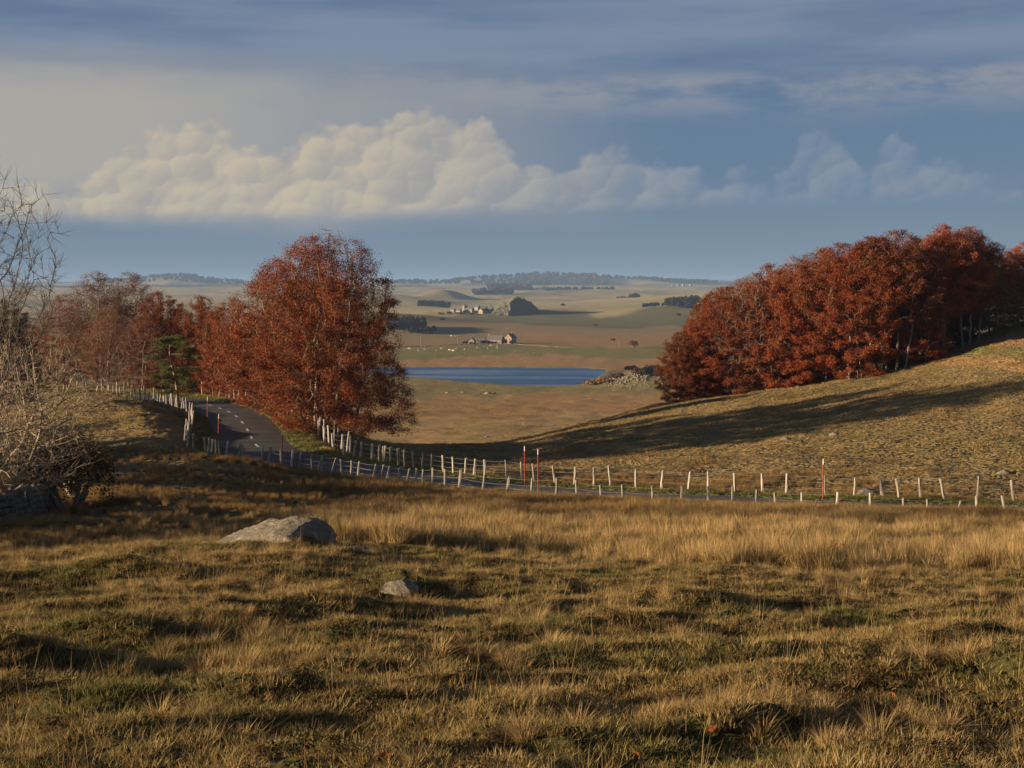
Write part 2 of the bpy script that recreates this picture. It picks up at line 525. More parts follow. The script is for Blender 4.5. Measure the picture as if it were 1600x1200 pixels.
# scale of the relief follows the land: stems near by, rushes and tussocks farther out
finish(c0, 0.95, spec=0.05, normal=scatter_normal(vscale(P, 5.0, 4.0, 5.0), 7.0))

new_mat('asphalt')
P = geo('Position')
a1 = noise(P, 60, 3.0); a2 = noise(P, 0.7, 4.0); a3 = noise(P, 5.0, 4.0)
finish(mixc(sstep(a2, 0.35, 0.65), scol(mixc(a1, (0.055, 0.053, 0.05), (0.10, 0.095, 0.09)), 0.9), scol(mixc(a3, (0.06, 0.058, 0.056), (0.085, 0.082, 0.078)), 1.25)), 0.8, bump=a1, bump_s=0.3, bump_d=0.01, spec=0.3)
new_mat('road_paint')
finish(mixc(noise(geo('Position'), 14, 3), (0.5, 0.5, 0.48), (0.8, 0.8, 0.77)), 0.6)

new_mat('water')
P = geo('Position')
w1 = noise(vscale(P, 0.5, 0.9, 1), 1.0, 4.0, 0.6)
t = E.nt; wb = finish((0.024, 0.085, 0.205), 0.30, bump=w1, bump_s=1.0, bump_d=0.5, spec=0.30)
E.nt.links.new((0.18 + sstep(noise(vscale(P, 0.008, 0.06, 1), 1.0, 3.0), 0.35, 0.65) * 0.3).s, wb.inputs['Roughness'])

new_mat('granite')
P = objco()
g1 = noise(P, 2.2, 5.0, 0.6); g2 = noise(P, 26, 4.0, 0.7); g3 = noise(P, 5.5, 6.0, 0.65)
gc = mixc(g2, (0.13, 0.11, 0.082), (0.30, 0.255, 0.195))
gc = mixc(sstep(g3, 0.56, 0.64) * 0.85, gc, (0.40, 0.37, 0.30))
gc = mixc(sstep(noise(P, 9.0, 6.0, 0.7), 0.56, 0.64) * 0.7, gc, (0.06, 0.055, 0.05))
gc = mixc(sstep(g1, 0.60, 0.68) * 0.75, gc, (0.10, 0.055, 0.035))
finish(gc, 0.9, bump=g3 * 0.7 + g2 * 0.4, bump_s=0.9, bump_d=0.10)

new_mat('cliff')
P = objco()
g1 = noise(vscale(P, 1, 1, 0.5), 0.12, 6.0, 0.65); g2 = noise(P, 0.5, 5.0, 0.65)
nz_ = E.nt.nodes.new('ShaderNodeSeparateXYZ'); E.nt.links.new(geo('Normal').s, nz_.inputs[0])
gc = mixc(g2, (0.075, 0.068, 0.058), (0.19, 0.165, 0.135))
gc = mixc(sstep(E(nz_.outputs[2]) + (g1 - 0.5) * 0.5, 0.62, 0.80), gc, (0.16, 0.16, 0.06))
finish(gc, 0.95, bump=g1 + g2, bump_s=0.8, bump_d=2.0)

new_mat('weathered_wood')
P = objco(); oi = E.nt.nodes.new('ShaderNodeObjectInfo')
w1 = noise(vscale(P, 30, 30, 3), 1.0, 4.0); w2 = noise(P, 4.0, 3.0)
wc = mixc(w1, (0.22, 0.195, 0.16), (0.48, 0.43, 0.355))
wc = mixc(sstep(w2, 0.55, 0.75) * 0.6, wc, (0.25, 0.21, 0.16))
finish(scol(wc, E(oi.outputs['Random']) * 0.5 + 0.72), 0.85, bump=w1, bump_s=0.5, bump_d=0.01)
new_mat('wire'); finish((0.35, 0.33, 0.30), 0.5, spec=0.5)
new_mat('red_paint'); finish(mixc(noise(objco(), 9, 3), (0.26, 0.028, 0.018), (0.40, 0.05, 0.03)), 0.55)
new_mat('white_band'); finish((0.75, 0.73, 0.68), 0.5)

def bark(name, a, b):
    new_mat(name); P = objco()
    finish(mixc(noise(vscale(P, 1, 1, 0.35), 5.0, 5.0, 0.65), a, b), 0.9, bump=noise(P, 9, 4), bump_s=0.4, bump_d=0.03)
bark('beech_bark', (0.12, 0.10, 0.075), (0.37, 0.32, 0.25))
bark('twig_bark', (0.075, 0.055, 0.042), (0.20, 0.16, 0.12))
bark('bare_bark', (0.13, 0.105, 0.075), (0.36, 0.31, 0.235))
bark('thorn_bark', (0.25, 0.19, 0.125), (0.56, 0.45, 0.32))
bark('pine_bark', (0.16, 0.10, 0.06), (0.36, 0.24, 0.15))

def leafmat(name, a, b, c, clump=0.45, trans=0.25):
    new_mat(name); P = geo('Position')
    r = geo('Random Per Island')
    n = noise(P, clump, 3.0, 0.6)
    oi = E.nt.nodes.new('ShaderNodeObjectInfo')
    cc = mixc(r, a, b)
    cc = mixc(sstep(n, 0.42, 0.64) * 0.75, cc, c)
    finish(scol(cc, E(oi.outputs['Random']) * 0.5 + 0.75), 0.75, spec=0.15, trans=trans)
leafmat('beech_leaf', (0.200, 0.050, 0.018), (0.320, 0.098, 0.034), (0.170, 0.058, 0.026))
leafmat('beech_leaf_red', (0.225, 0.046, 0.015), (0.350, 0.086, 0.026), (0.230, 0.062, 0.022))
leafmat('beech_leaf_dull', (0.21, 0.072, 0.038), (0.29, 0.108, 0.058), (0.22, 0.085, 0.046))
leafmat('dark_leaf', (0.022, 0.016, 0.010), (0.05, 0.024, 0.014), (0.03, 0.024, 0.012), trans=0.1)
leafmat('pine_needle', (0.06, 0.075, 0.024), (0.13, 0.135, 0.045), (0.085, 0.10, 0.03), 1.2)
leafmat('far_conifer', (0.020, 0.028, 0.016), (0.04, 0.045, 0.022), (0.03, 0.035, 0.02), 0.05, 0.05)
leafmat('far_mixed', (0.06, 0.055, 0.03), (0.12, 0.085, 0.05), (0.10, 0.06, 0.04), 0.01, 0.05)
leafmat('shrub_leaf', (0.14, 0.06, 0.03), (0.20, 0.10, 0.045), (0.09, 0.05, 0.03), 0.25, 0.1)
leafmat('bramble', (0.05, 0.032, 0.018), (0.10, 0.065, 0.035), (0.07, 0.05, 0.022), 0.8, 0.15)
leafmat('scrub_orange', (0.26, 0.13, 0.04), (0.36, 0.20, 0.07), (0.2, 0.11, 0.04), 0.25, 0.1)
leafmat('fallen_leaf', (0.26, 0.06, 0.02), (0.36, 0.11, 0.045), (0.24, 0.05, 0.02), 2.0, 0.25)

def grassmat(name, dry, dry2, green):
    new_mat(name)
    tint = attr('tint', 'INSTANCER', 'Fac'); r = geo('Random Per Island')
    cc = mixc(r, dry, dry2)
    cc = mixc(sstep(tint + (r - 0.5) * 0.35, 0.35, 0.75), cc, green)
    oi = E.nt.nodes.new('ShaderNodeObjectInfo')
    finish(scol(cc, E(oi.outputs['Random']) * 0.5 + 0.75), 0.8, spec=0.12, trans=0.30)
grassmat('turf_blade', (0.28, 0.20, 0.078), (0.42, 0.295, 0.12), (0.155, 0.155, 0.042))
grassmat('straw_blade', (0.35, 0.235, 0.10), (0.50, 0.35, 0.155), (0.27, 0.17, 0.07))
grassmat('heath_sprig', (0.09, 0.06, 0.03), (0.15, 0.085, 0.035), (0.06, 0.065, 0.025))

def plain(name, a, b, s=1.0, rough=0.9):
    new_mat(name); finish(mixc(noise(objco(), s, 4.0, 0.6), a, b), rough)
plain('stone_wall_far', (0.30, 0.25, 0.19), (0.46, 0.38, 0.29), 1.2)
plain('brick_far', (0.28, 0.17, 0.12), (0.40, 0.26, 0.18), 1.2)
plain('cream_wall', (0.26, 0.22, 0.16), (0.38, 0.325, 0.245), 0.6)
plain('slate', (0.10, 0.10, 0.10), (0.19, 0.18, 0.17), 0.8)
plain('stone_tiles', (0.16, 0.15, 0.13), (0.28, 0.25, 0.21), 0.8)
plain('dark_opening', (0.012, 0.011, 0.010), (0.03, 0.026, 0.022), 1.0)
plain('lime', (0.62, 0.60, 0.55), (0.78, 0.76, 0.7), 1.0)
plain('hide', (0.52, 0.42, 0.29), (0.70, 0.60, 0.45), 2.0)
plain('track', (0.38, 0.31, 0.22), (0.50, 0.42, 0.31), 0.3)

# ------------------------------------------------------------------ the ground sheet
rows = np.concatenate([np.arange(-16, 6, 0.8), np.arange(6, 9.5, 0.25), np.arange(9.5, 36, 0.105), np.arange(36, 72, 0.26), np.arange(72, 165, 0.55)])
k = [165.0]
while k[-1] < 15000: k.append(k[-1] * 1.0125)
rows = np.concatenate([rows, k])
uc = np.concatenate([np.linspace(-1.6, -0.44, 40)[:-1], np.linspace(-0.44, 0.44, 470), np.linspace(0.44, 1.6, 40)[1:]])
YY, UU = np.meshgrid(rows, uc, indexing='ij')
XX = UU * (YY + 20)
gx, gy = XX.ravel(), YY.ravel()
gz = height(gx, gy)
nr, nc = YY.shape
idx = np.arange(nr * nc).reshape(nr, nc)
quads = np.stack([idx[:-1, :-1], idx[:-1, 1:], idx[1:, 1:], idx[1:, :-1]], -1).reshape(-1, 4)
gme = mesh_np('ground', np.stack([gx, gy, gz], 1), quads, smooth=True)

# land cover, by place: what grows where
yy = np.maximum(gy, 10); gpx = 800 + F * gx / yy; gpy = table(gpx, yy)
wob = gpy + fbm(gx / (4 + yy * 0.05), gy / (8 + yy * 0.12), 4, 51) * np.clip((gpy - 440) * 0.075, 2.0, 18)
C = np.zeros((len(gx), 3)); C[:] = (0.070, 0.056, 0.024)
def lay(w, c):
    global C
    C = C * (1 - w[:, None]) + np.array(c) * w[:, None]
gn = fbm(gx / 3.0, gy / 3.0, 4, 61)
lay(ss(gn, -0.2, 0.5) * ss(gy, 45, 30), (0.058, 0.054, 0.020))
lay(ss(gy, 28, 40), (0.20, 0.135, 0.06))
lay(ss(gy, 72, 82), (0.225, 0.165, 0.075))
lay(ss(fbm(gx / 9, gy / 16, 4, 62), 0.0, 0.6) * ss(gy, 80, 90) * ss(gy, 220, 170), (0.165, 0.13, 0.055))
lay(ss(gy, 170, 260), (0.40, 0.265, 0.12))
lay(ss(fbm(gx / 40, gy / 90, 4, 63), -0.1, 0.6) * ss(gy, 190, 260), (0.32, 0.225, 0.10))
lay(ss(wob, 656, 648) * ss(wob, 612, 622) * ss(gy, 190, 260), (0.37, 0.222, 0.092))       # rusty bracken belt
lay(ss(wob, 622, 614) * ss(gy, 500, 560), (0.26, 0.205, 0.085))                            # short sward by the lake
lay(ss(wob, 577, 573), (0.36, 0.22, 0.10))
lay(ss(wob, 558, 554), (0.21, 0.19, 0.07))                                             # farm pasture
lay(ss(wob, 541, 537), (0.29, 0.20, 0.095))
lay(ss(wob, 541, 537) * ss(gpx, 800, 840), (0.33, 0.20, 0.095))
lay(ss(wob, 524, 520), (0.28, 0.20, 0.10))
lay(ss(wob, 513, 509), (0.155, 0.14, 0.06))
lay(ss(wob, 513, 509) * ss(gpx, 800, 700), (0.23, 0.17, 0.08))
lay(ss(wob, 497, 493), (0.41, 0.335, 0.17))
fp = fbm(gx / 420, gy / 800, 4, 64)
lay(ss(fp, -0.1, 0.5) * ss(gy, 2300, 2600), (0.34, 0.26, 0.135))
lay(ss(fp, 0.35, 0.7) * ss(gy, 2600, 3200), (0.22, 0.195, 0.095))
lay(ss(fbm(gx / 900, gy / 1500, 3, 66), 0.15, 0.4) * ss(gy, 6000, 7500), (0.10, 0.085, 0.05))
rd, _z = road_dist(gx, gy)
lay(ss(rd, 4.6, 3.2) * 0.85, (0.105, 0.125, 0.035))                                       # mown green verge
ca = gme.color_attributes.new('cover', 'FLOAT_COLOR', 'POINT')
ca.data.foreach_set('color', np.concatenate([C, np.ones((len(C), 1))], 1).astype(np.float32).ravel())
ground = link('ground', gme, MATS['ground']); tag(ground, kind='structure')

# road with verge-high sheet and centre dashes
nr_ = len(RC)
rv = []
for off, dz_ in ((-RW, -0.03), (-1.2, 0.012), (0, 0.03), (1.2, 0.012), (RW, -0.03)):
    jit = 0.05 * fbm(RS * 0.8, RS * 0 + off, 3, 71) if abs(off) == RW else 0
    rv.append(np.stack([RC[:, 0] + RN[:, 0] * (off + jit), RC[:, 1] + RN[:, 1] * (off + jit), RC[:, 2] + dz_], 1))
rv = np.stack(rv, 1).reshape(-1, 3)
ri = np.arange(nr_ * 5).reshape(nr_, 5)
road = link('road', mesh_np('road', rv, np.stack([ri[:-1, :-1], ri[:-1, 1:], ri[1:, 1:], ri[1:, :-1]], -1).reshape(-1, 4), smooth=True), MATS['asphalt'])
tag(road, kind='structure')
s = 2.0
while s < RS[-1] - 2:
    ii = [min(nr_ - 1, int(np.searchsorted(RS, s + q))) for q in (0, 0.66, 1.33)]
    if RC[ii[0], 0] < 34 and RC[ii[0], 1] < 132:
        v = []
        for j in ii:
            for o_ in (-0.075, 0.075): v.append((RC[j, 0] + RN[j, 0] * o_, RC[j, 1] + RN[j, 1] * o_, RC[j, 2] + 0.034))
        link('road_dash', mesh_np('road_dash', v, [(0, 1, 3, 2), (2, 3, 5, 4)]), MATS['road_paint'], road)
    s += 3.9

# lake
bm = bmesh.new()
cen = LKP.mean(0)
lp = []
for i in range(len(LKP)):
    a, b, c_, d_ = LKP[i - 1], LKP[i], LKP[(i + 1) % len(LKP)], LKP[(i + 2) % len(LKP)]
    for t_ in np.linspace(0, 1, 6)[:-1]:
        lp.append(0.5 * ((2 * b) + (c_ - a) * t_ + (2 * a - 5 * b + 4 * c_ - d_) * t_ ** 2 + (-a + 3 * b - 3 * c_ + d_) * t_ ** 3))
lp = np.array(lp)
out = lp + (lp - cen) / np.linalg.norm(lp - cen, axis=1)[:, None] * 8
bm.faces.new([bm.verts.new((p[0], p[1], LZ)) for p in out])
bmesh.ops.triangulate(bm, faces=bm.faces[:])
tag(link('lake', bm_mesh('lake', bm), MATS['water']), kind='structure')


# ------------------------------------------------------------------ stones
def rock_mesh(name, sx, sy, sz, seed, sub=3, rough=0.22, cut=3, low=0.35):
    bm = bmesh.new(); bmesh.ops.create_icosphere(bm, subdivisions=sub, radius=1.0)
    r_ = random.Random(seed)
    co = np.array([v.co[:] for v in bm.verts])
    nn = fbm(co[:, 0] * 1.1 + co[:, 2] * 0.7 + seed, co[:, 1] * 1.1 - co[:, 2] * 0.9 + seed * 2, 4, seed)
    for v, n in zip(bm.verts, nn): v.co *= 1 + rough * float(n)
    for i in range(cut):                                    # flat cleft faces
        n = Vector((r_.uniform(-1, 1), r_.uniform(-1, 1), r_.uniform(0.1, 1))).normalized(); dd = r_.uniform(0.62, 0.85)
        for v in bm.verts:
            e = v.co.dot(n) - dd
            if e > 0: v.co -= n * e * 0.9
    for v in bm.verts:
        v.co = Vector((v.co.x * sx, v.co.y * sy, max(v.co.z, -low) * sz))
    return bm_mesh(name, bm, True)


def boulder_main():
    bm = bmesh.new(); bmesh.ops.create_icosphere(bm, subdivisions=6, radius=1.0)
    co = np.array([v.co[:] for v in bm.verts])
    n = fbm(co[:, 0] * 1.3 + co[:, 2], co[:, 1] * 1.3 - co[:, 2] * 0.6, 5, 81)
    co = co * (1 + 0.12 * n)[:, None]
    def cutp(nv, dd, k=0.92):
        nonlocal co
        nv = np.array(nv, float); nv /= np.linalg.norm(nv)
        e = co @ nv - dd
        co = co - np.where(e > 0, e * k, 0)[:, None] * nv
    cutp((0.92, -0.42, 0.12), 0.40)                          # the shaded cleft face on the right
    cutp((-0.62, -0.25, 0.85), 0.62, 0.85)                   # long lit back
    cutp((0.1, -0.5, 0.9), 0.72, 0.8)
    cutp((-0.55, -0.80, 0.35), 0.60, 0.9)
    n2 = fbm(co[:, 0] * 4, co[:, 1] * 4 + co[:, 2] * 4, 5, 85, 0.62)
    co = co * (1 + 0.034 * n2)[:, None]
    co[:, 0] *= 1.38; co[:, 1] *= 1.0; co[:, 2] *= 0.66
    co[:, 0] = np.where(co[:, 0] < 0, co[:, 0] * 1.10, co[:, 0])
    # tail of the stone running down to the right
    for v, c in zip(bm.verts, co): v.co = c
    return bm_mesh('boulder', bm, True)


p = gpt(448, 30.0)
o = link('boulder', boulder_main(), MATS['granite']); o.location = p + Vector((0, 0, -0.12))
tag(o, 'large grey lichened boulder half sunk in the meadow grass', 'boulder')
p = gpt(556, 29.2)
o = link('boulder', rock_mesh('stone', 0.40, 0.36, 0.20, 12, 4), MATS['granite']); o.location = p + Vector((0, 0, 0.0))
tag(o, 'low dark stone in the grass just right of the large boulder', 'boulder')
p = gpt(624, 21.6)
o = link('boulder', rock_mesh('stone', 0.27, 0.26, 0.17, 19, 5, 0.2, 6), MATS['granite']); o.location = p + Vector((0, 0, -0.04)); o.rotation_euler = (0, 0.15, 0.5)
tag(o, 'small pale jagged stone poking out of a hummock below the boulder', 'boulder')
for (px, d, s_, lab, sd) in [(1352, 77.5, 0.7, 'low flat grey rock behind the right-hand stretch of the far fence', 21), (1228, 101, 0.35, 'tiny pale stone at the lower edge of the long tree shadow', 22),
                             (1305, 101, 0.45, 'small grey stone on the sunlit slope right of the tiny pale one', 23), (1568, 83, 0.42, 'grey stone on the sunlit slope near the right edge', 24),
                             (876, 118, 0.5, 'grey stone inside the dark tree shadow on the slope', 25), (795, 107, 0.4, 'small stone in the shaded hollow above the fence', 26)]:
    p = gpt(px, d); o = link('boulder', rock_mesh('stone', s_, s_ * 0.7, s_ * 0.42, sd, 3, 0.3), MATS['granite']); o.location = p + Vector((0, 0, 0.05))
    tag(o, lab, 'boulder')
for i, (px, d, s_) in enumerate([(660, 262, 0.6), (700, 235, 0.5), (930, 300, 1.2), (955, 310, 0.9), (968, 305, 0.8), (940, 318, 0.8), (760, 330, 0.6), (700, 700, 1.4), (724, 705, 1.2), (762, 690, 2.2), (772, 692, 1.6), (820, 420, 0.7), (1000, 420, 0.7), (655, 222, 0.6)]):
    p = gpt(px, d); o = link('boulder', rock_mesh('stone', s_, s_ * 0.8, s_ * 0.5, 30 + i, 2, 0.3), MATS['granite']); o.location = p
    tag(o, 'small pale stone scattered on the tawny meadow before the lake', 'boulder', 'stones scattered on the valley meadow')


# ------------------------------------------------------------------ fences
def post_mesh(seed):
    r_ = random.Random(seed); bm = bmesh.new(); n = 7; rings = []
    for k_ in range(5):
        f = k_ / 4.0; rr = 0.074 * (1.08 - 0.28 * f) * r_.uniform(0.92, 1.08)
        ox, oy = r_.uniform(-0.012, 0.012), r_.uniform(-0.012, 0.012)
        rings.append([bm.verts.new((ox + rr * r_.uniform(0.8, 1.2) * math.cos(2 * math.pi * a / n), oy + rr * 0.85 * r_.uniform(0.8, 1.2) * math.sin(2 * math.pi * a / n), -0.35 + f * 1.35 + (r_.uniform(-0.03, 0.03) if k_ == 4 else 0))) for a in range(n)])
    for a, b in zip(rings, rings[1:]):
        for i in range(n): bm.faces.new((a[i], a[(i + 1) % n], b[(i + 1) % n], b[i]))
    bm.faces.new(rings[-1])
    return bm_mesh('post', bm)
POSTS = [post_mesh(s_) for s_ in range(9)]
for m_ in POSTS: m_.materials.append(MATS['weathered_wood'])


def frusta(A, B, ra, rb, n):
    """tubes along edges A-B with radii, n sides"""
    A = np.asarray(A, float); B = np.asarray(B, float); ra = np.asarray(ra, float); rb = np.asarray(rb, float)
    d = B - A; L = np.linalg.norm(d, axis=1, keepdims=True); d = d / np.maximum(L, 1e-6)
    ref = np.where(np.abs(d[:, 2:3]) > 0.9, np.array([[1.0, 0, 0]]), np.array([[0, 0, 1.0]]))
    u = np.cross(d, ref); u /= np.linalg.norm(u, axis=1, keepdims=True); v = np.cross(d, u)
    ang = np.arange(n) * 2 * math.pi / n
    ring = np.cos(ang)[None, :, None] * u[:, None] + np.sin(ang)[None, :, None] * v[:, None]
    va = A[:, None] + ring * ra[:, None, None]; vb = B[:, None] + ring * rb[:, None, None]
    V = np.concatenate([va, vb], 1).reshape(-1, 3)
    base = (np.arange(len(A)) * 2 * n)[:, None]
    i = np.arange(n); j = (i + 1) % n
    q = np.stack([np.broadcast_to(i, (len(A), n)) + base, np.broadcast_to(j, (len(A), n)) + base, np.broadcast_to(j + n, (len(A), n)) + base, np.broadcast_to(i + n, (len(A), n)) + base], -1).reshape(-1, 4)
    return V, q


def make_fence(name, label, items, seed, wires=(0.35, 0.65, 0.92)):
    """items: (px, depth, post height, lean)"""
    r_ = random.Random(seed); root = empty(name, gpt(items[0][0], items[0][1])); tag(root, label, 'fence', 'wire fences along the road')
    tops = []
    for (px, d, h, lean) in items:
        p = gpt(px, d)
        o = link('post', POSTS[r_.randrange(9)], None, root); o.location = p - root.location
        o.rotation_euler = (r_.gauss(0, 0.06), lean + r_.gauss(0, 0.05), r_.uniform(0, 6.28)) if abs(lean) < 0.02 else (r_.gauss(0, 0.04), lean, 0)
        k_ = r_.uniform(0.85, 1.25)
        o.scale = (k_, k_, h)
        tops.append((p, h, lean))
    for f in wires:
        A, B = [], []
        for (p, h, l1), (q_, h2, l2) in zip(tops, tops[1:]):
            if (p - q_).length > 9: continue
            a = p + Vector((math.sin(l1) * h * f, 0, h * f)) - root.location; b = q_ + Vector((math.sin(l2) * h2 * f, 0, h2 * f)) - root.location
            m_ = (a + b) / 2 - Vector((0, 0, 0.03))
            A += [a, m_]; B += [m_, b]
        V, q = frusta(A, B, np.full(len(A), 0.0045), np.full(len(A), 0.0045), 3)
        link('wire', mesh_np('wire', V, q), MATS['wire'], root)
    return root


def path_d(path, px):
    xs = sorted(path); return float(np.interp(px, [a for a, b in xs], [b for a, b in xs]))

# near fence: right to left; (photo x, top y, lean)
c6 = lambda cx, ty, l=0: (600 + cx / 3.2, 640 + ty / 3.2, l)
c7 = lambda cx, ty, l=0: (1060 + cx / 2.963, 640 + ty / 2.963, l)
c2 = lambda cx, ty, l=0: (250 + cx / 4, 560 + ty / 4, l)
near_posts = [c7(*a) for a in [(1700, 402), (1518, 400, -0.12), (1382, 395), (1283, 445), (1157, 413), (1050, 410, -0.08), (888, 388), (728, 382), (568, 382), (455, 380, -0.1), (358, 368, 0.03), (250, 355), (140, 355), (12, 352)]]
near_posts += [c6(*a) for a in [(1343, 385), (1197, 375, -0.05), (1087, 375, -0.06), (965, 355), (860, 343), (735, 343, 0.05), (607, 335, 0.18), (490, 330, 0.14), (372, 300, 0.10), (308, 297), (240, 290), (190, 296), (157, 292, 0.06), (112, 303, 0.2), (70, 290, 0.12)]]
near_posts += [c2(*a) for a in [(1540, 698, 0.2), (1485, 685, 0.1), (1415, 685, 0.2), (1375, 660, 0.2), (1325, 685, 0.25), (1235, 655, 0.1), (1195, 650), (1133, 655), (1070, 648, 0.3), (1008, 645, 0.1), (985, 635, 0.25), (950, 620), (868, 630), (822, 603), (757, 593), (678, 585, 0.15), (640, 568), (520, 565), (490, 568, 0.15), (410, 555, 0.15), (375, 555), (350, 550), (320, 545), (300, 540), (285, 535), (205, 510), (170, 505)]]
NP = [(2300, 61.5), (1700, 63.2), (1600, 63.6), (1300, 65.6), (1000, 69.4), (800, 73.2), (650, 77.6), (540, 81.6), (450, 84.6), (400, 86.0), (340, 87.5), (290, 88.5)]
items = []
for (px, ty, l) in near_posts:
    d = path_d(NP, px); p = gpt(px, d); h = -(ty - H) / F * d - p.z
    items.append((px, d, min(1.45, max(1.0, h)), l))
# it then turns and follows the left side of the road over the knoll
lf = [(288, 90.5), (290, 93), (294, 95), (297, 97.5), (299, 99.5), (301, 101.5), (300, 103), (298, 104.5), (295.5, 106), (292, 107), (288, 108), (283, 109), (278, 110), (274, 111), (270, 112), (266, 113), (261, 114), (256, 115), (249, 116), (246, 117), (240, 118), (232, 119), (226, 120), (219.5, 121), (211, 122), (204, 123), (195, 124), (187, 125), (183, 126), (176, 127), (169, 128), (160, 129), (151, 130), (137, 131), (120, 132)]
for i, (px, d) in enumerate(lf):
    items.append((px, d, 1.25 + 0.2 * math.sin(i * 2.3), [0, 0.05, 0, -0.04, 0.14, 0, 0.03][i % 7]))
make_fence('roadside_fence', 'leaning grey post and wire fence along the near side of the road', items, 3)
far_posts = [c7(*a) for a in [(1720, 330), (1552, 328, -0.06), (1382, 308), (1232, 318, -0.22), (1123, 318, -0.07), (1022, 322, -0.15), (942, 315, -0.08), (815, 320), (675, 305), (500, 295), (390, 302), (262, 292), (138, 313), (47, 285, 0.1)]]
far_posts += [c6(*a) for a in [(1388, 307, 0.08), (1260, 297), (1133, 278, -0.1), (1050, 300), (952, 293, 0.03), (855, 288, -0.12), (752, 290), (690, 263, -0.04), (615, 250), (505, 250, -0.05), (450, 252, 0.1), (404, 248, 0.07), (346, 248), (298, 235), (238, 223), (190, 220), (147, 225), (102, 205), (72, 197), (33, 215), (0, 195)]]
far_posts += [c2(*a) for a in [(1528, 575, -0.04), (1490, 565, 0.03), (1440, 590), (1400, 565), (1368, 570, 0.05), (1325, 572), (1253, 560), (1210, 550, 0.15), (1145, 530, 0.05)]]
FP = [(2300, 69.8), (1600, 71.0), (1300, 72.8), (1000, 76.6), (800, 80.6), (650, 85.4), (540, 90.2)]
items = []
for (px, ty, l) in far_posts:
    d = path_d(FP, px); p = gpt(px, d); h = -(ty - H) / F * d - p.z
    items.append((px, d, min(1.5, max(1.0, h)), l))
# along the outside of the bend: follow the road edge
j0 = int(np.argmin((RC[:, 0] - at(520, 700, 88).x) ** 2 + (RC[:, 1] - 88) ** 2))
sacc = RS[j0] + 2.0; kk = 0
while True:
    j = int(np.searchsorted(RS, sacc))
    if j >= nr_ or RC[j, 0] < -33: break
    q_ = RC[j, :2] - RN[j] * (5.0 if kk % 3 else 4.8)
    if np.linalg.norm(q_ - RC[j, :2]) > 0 and q_[1] > 0:
        px = 800 + F * q_[0] / q_[1]
        items.append((px, q_[1], 1.25 + 0.22 * math.sin(kk * 1.7), [0.03, 0.12, 0, -0.05, 0.08, 0, 0.02, -0.1][kk % 8]))
    sacc += [1.2, 1.0, 1.5, 1.1, 1.8, 1.3][kk % 6]; kk += 1
ff = make_fence('roadside_fence', 'pale post and wire fence along the far side of the road and round the bend', items, 4)
FAR_ITEMS = items


# snow poles
def snow_pole(px, d, top_py, label):
    p = gpt(px, d); h = min(2.4, max(1.7, -(top_py - H) / F * d - p.z))
    root = empty('snow_pole', p); tag(root, label, 'snow pole', 'red snow poles beside the road')
    V, q = frusta([(0, 0, -0.3)], [(0, 0, h - 0.28)], [0.033], [0.030], 8); link('pole', mesh_np('pole', V, q, smooth=True), MATS['red_paint'], root)
    bm = bmesh.new(); bmesh.ops.create_cone(bm, cap_ends=True, segments=8, radius1=0.031, radius2=0.024, depth=0.28, matrix=Matrix.Translation((0, 0, h - 0.14)))
    link('top_band', bm_mesh('top_band', bm), MATS['white_band'], root)
    root.rotation_euler = (random.gauss(0, 0.015), random.gauss(0, 0.02), 0)
for a in [(1286, 71.6, 717, 'red snow pole with white tip on the road verge, rightmost of all'), (841, 76.0, 702, 'red snow pole nearer the camera of the pair at mid fence'), (820, 79.3, 697, 'red snow pole farther left of the pair at mid fence'),
          (528, 90.0, 668, 'red snow pole below the drooping right edge of the big beech'), (441, 88.6, 685, 'short red snow pole where the road leaves the shadow'), (449, 98.5, 625, 'red snow pole among the fence posts right of the road bend'),
          (341, 96.0, 657, 'red snow pole with white tip on the left road edge'), (324, 106, 622, 'red snow pole at the left road edge by the shaded bank'), (354, 124.5, 590, 'faint red snow pole in front of the beech foliage at the far bend')]:
    snow_pole(*a)


# ------------------------------------------------------------------ trees
def grow(att, trunk, step, infl, kill, seed, up=0.0, iters=160, jitter=0.15):
    r_ = np.random.default_rng(seed)
    nodes = [np.array(p, float) for p, _ in trunk]; par = [q for _, q in trunk]
    N = np.array(nodes); A = np.array(att, float)
    best = np.full(len(A), 1e9); bi = np.zeros(len(A), int)
    def upd(new, off):
        nonlocal best, bi
        if not len(A): return
        for c in range(0, len(new), 400):
            d = np.linalg.norm(A[:, None] - new[None, c:c + 400], axis=2); j = d.argmin(1); m = d[np.arange(len(A)), j]
            w = m < best; best[w] = m[w]; bi[w] = j[w] + off + c
    upd(N, 0)
    seen = set()
    for _ in range(iters):
        if not len(A): break
        act = best < infl
        if not act.any(): break
        acc = np.zeros_like(N); cnt = np.zeros(len(N))
        dv = A[act] - N[bi[act]]; dv /= np.maximum(np.linalg.norm(dv, axis=1, keepdims=True), 1e-6)
        np.add.at(acc, bi[act], dv); np.add.at(cnt, bi[act], 1)
        src = np.where(cnt > 0)[0]
        dirs = acc[src] / cnt[src][:, None] + r_.normal(0, jitter, (len(src), 3)); dirs[:, 2] += up
        dirs /= np.maximum(np.linalg.norm(dirs, axis=1, keepdims=True), 1e-6)
        new = N[src] + dirs * step
        keep = []
        for i, p_ in enumerate(new):
            kq = (int(p_[0] / step * 2), int(p_[1] / step * 2), int(p_[2] / step * 2))
            if kq in seen: continue
            seen.add(kq); keep.append(i)
        if not keep: break
        new = new[keep]; off = len(N)
        par += list(src[keep]); N = np.concatenate([N, new])
        upd(new, off)
        al = best > kill
        A = A[al]; best = best[al]; bi = bi[al]
    return N, np.array(par)


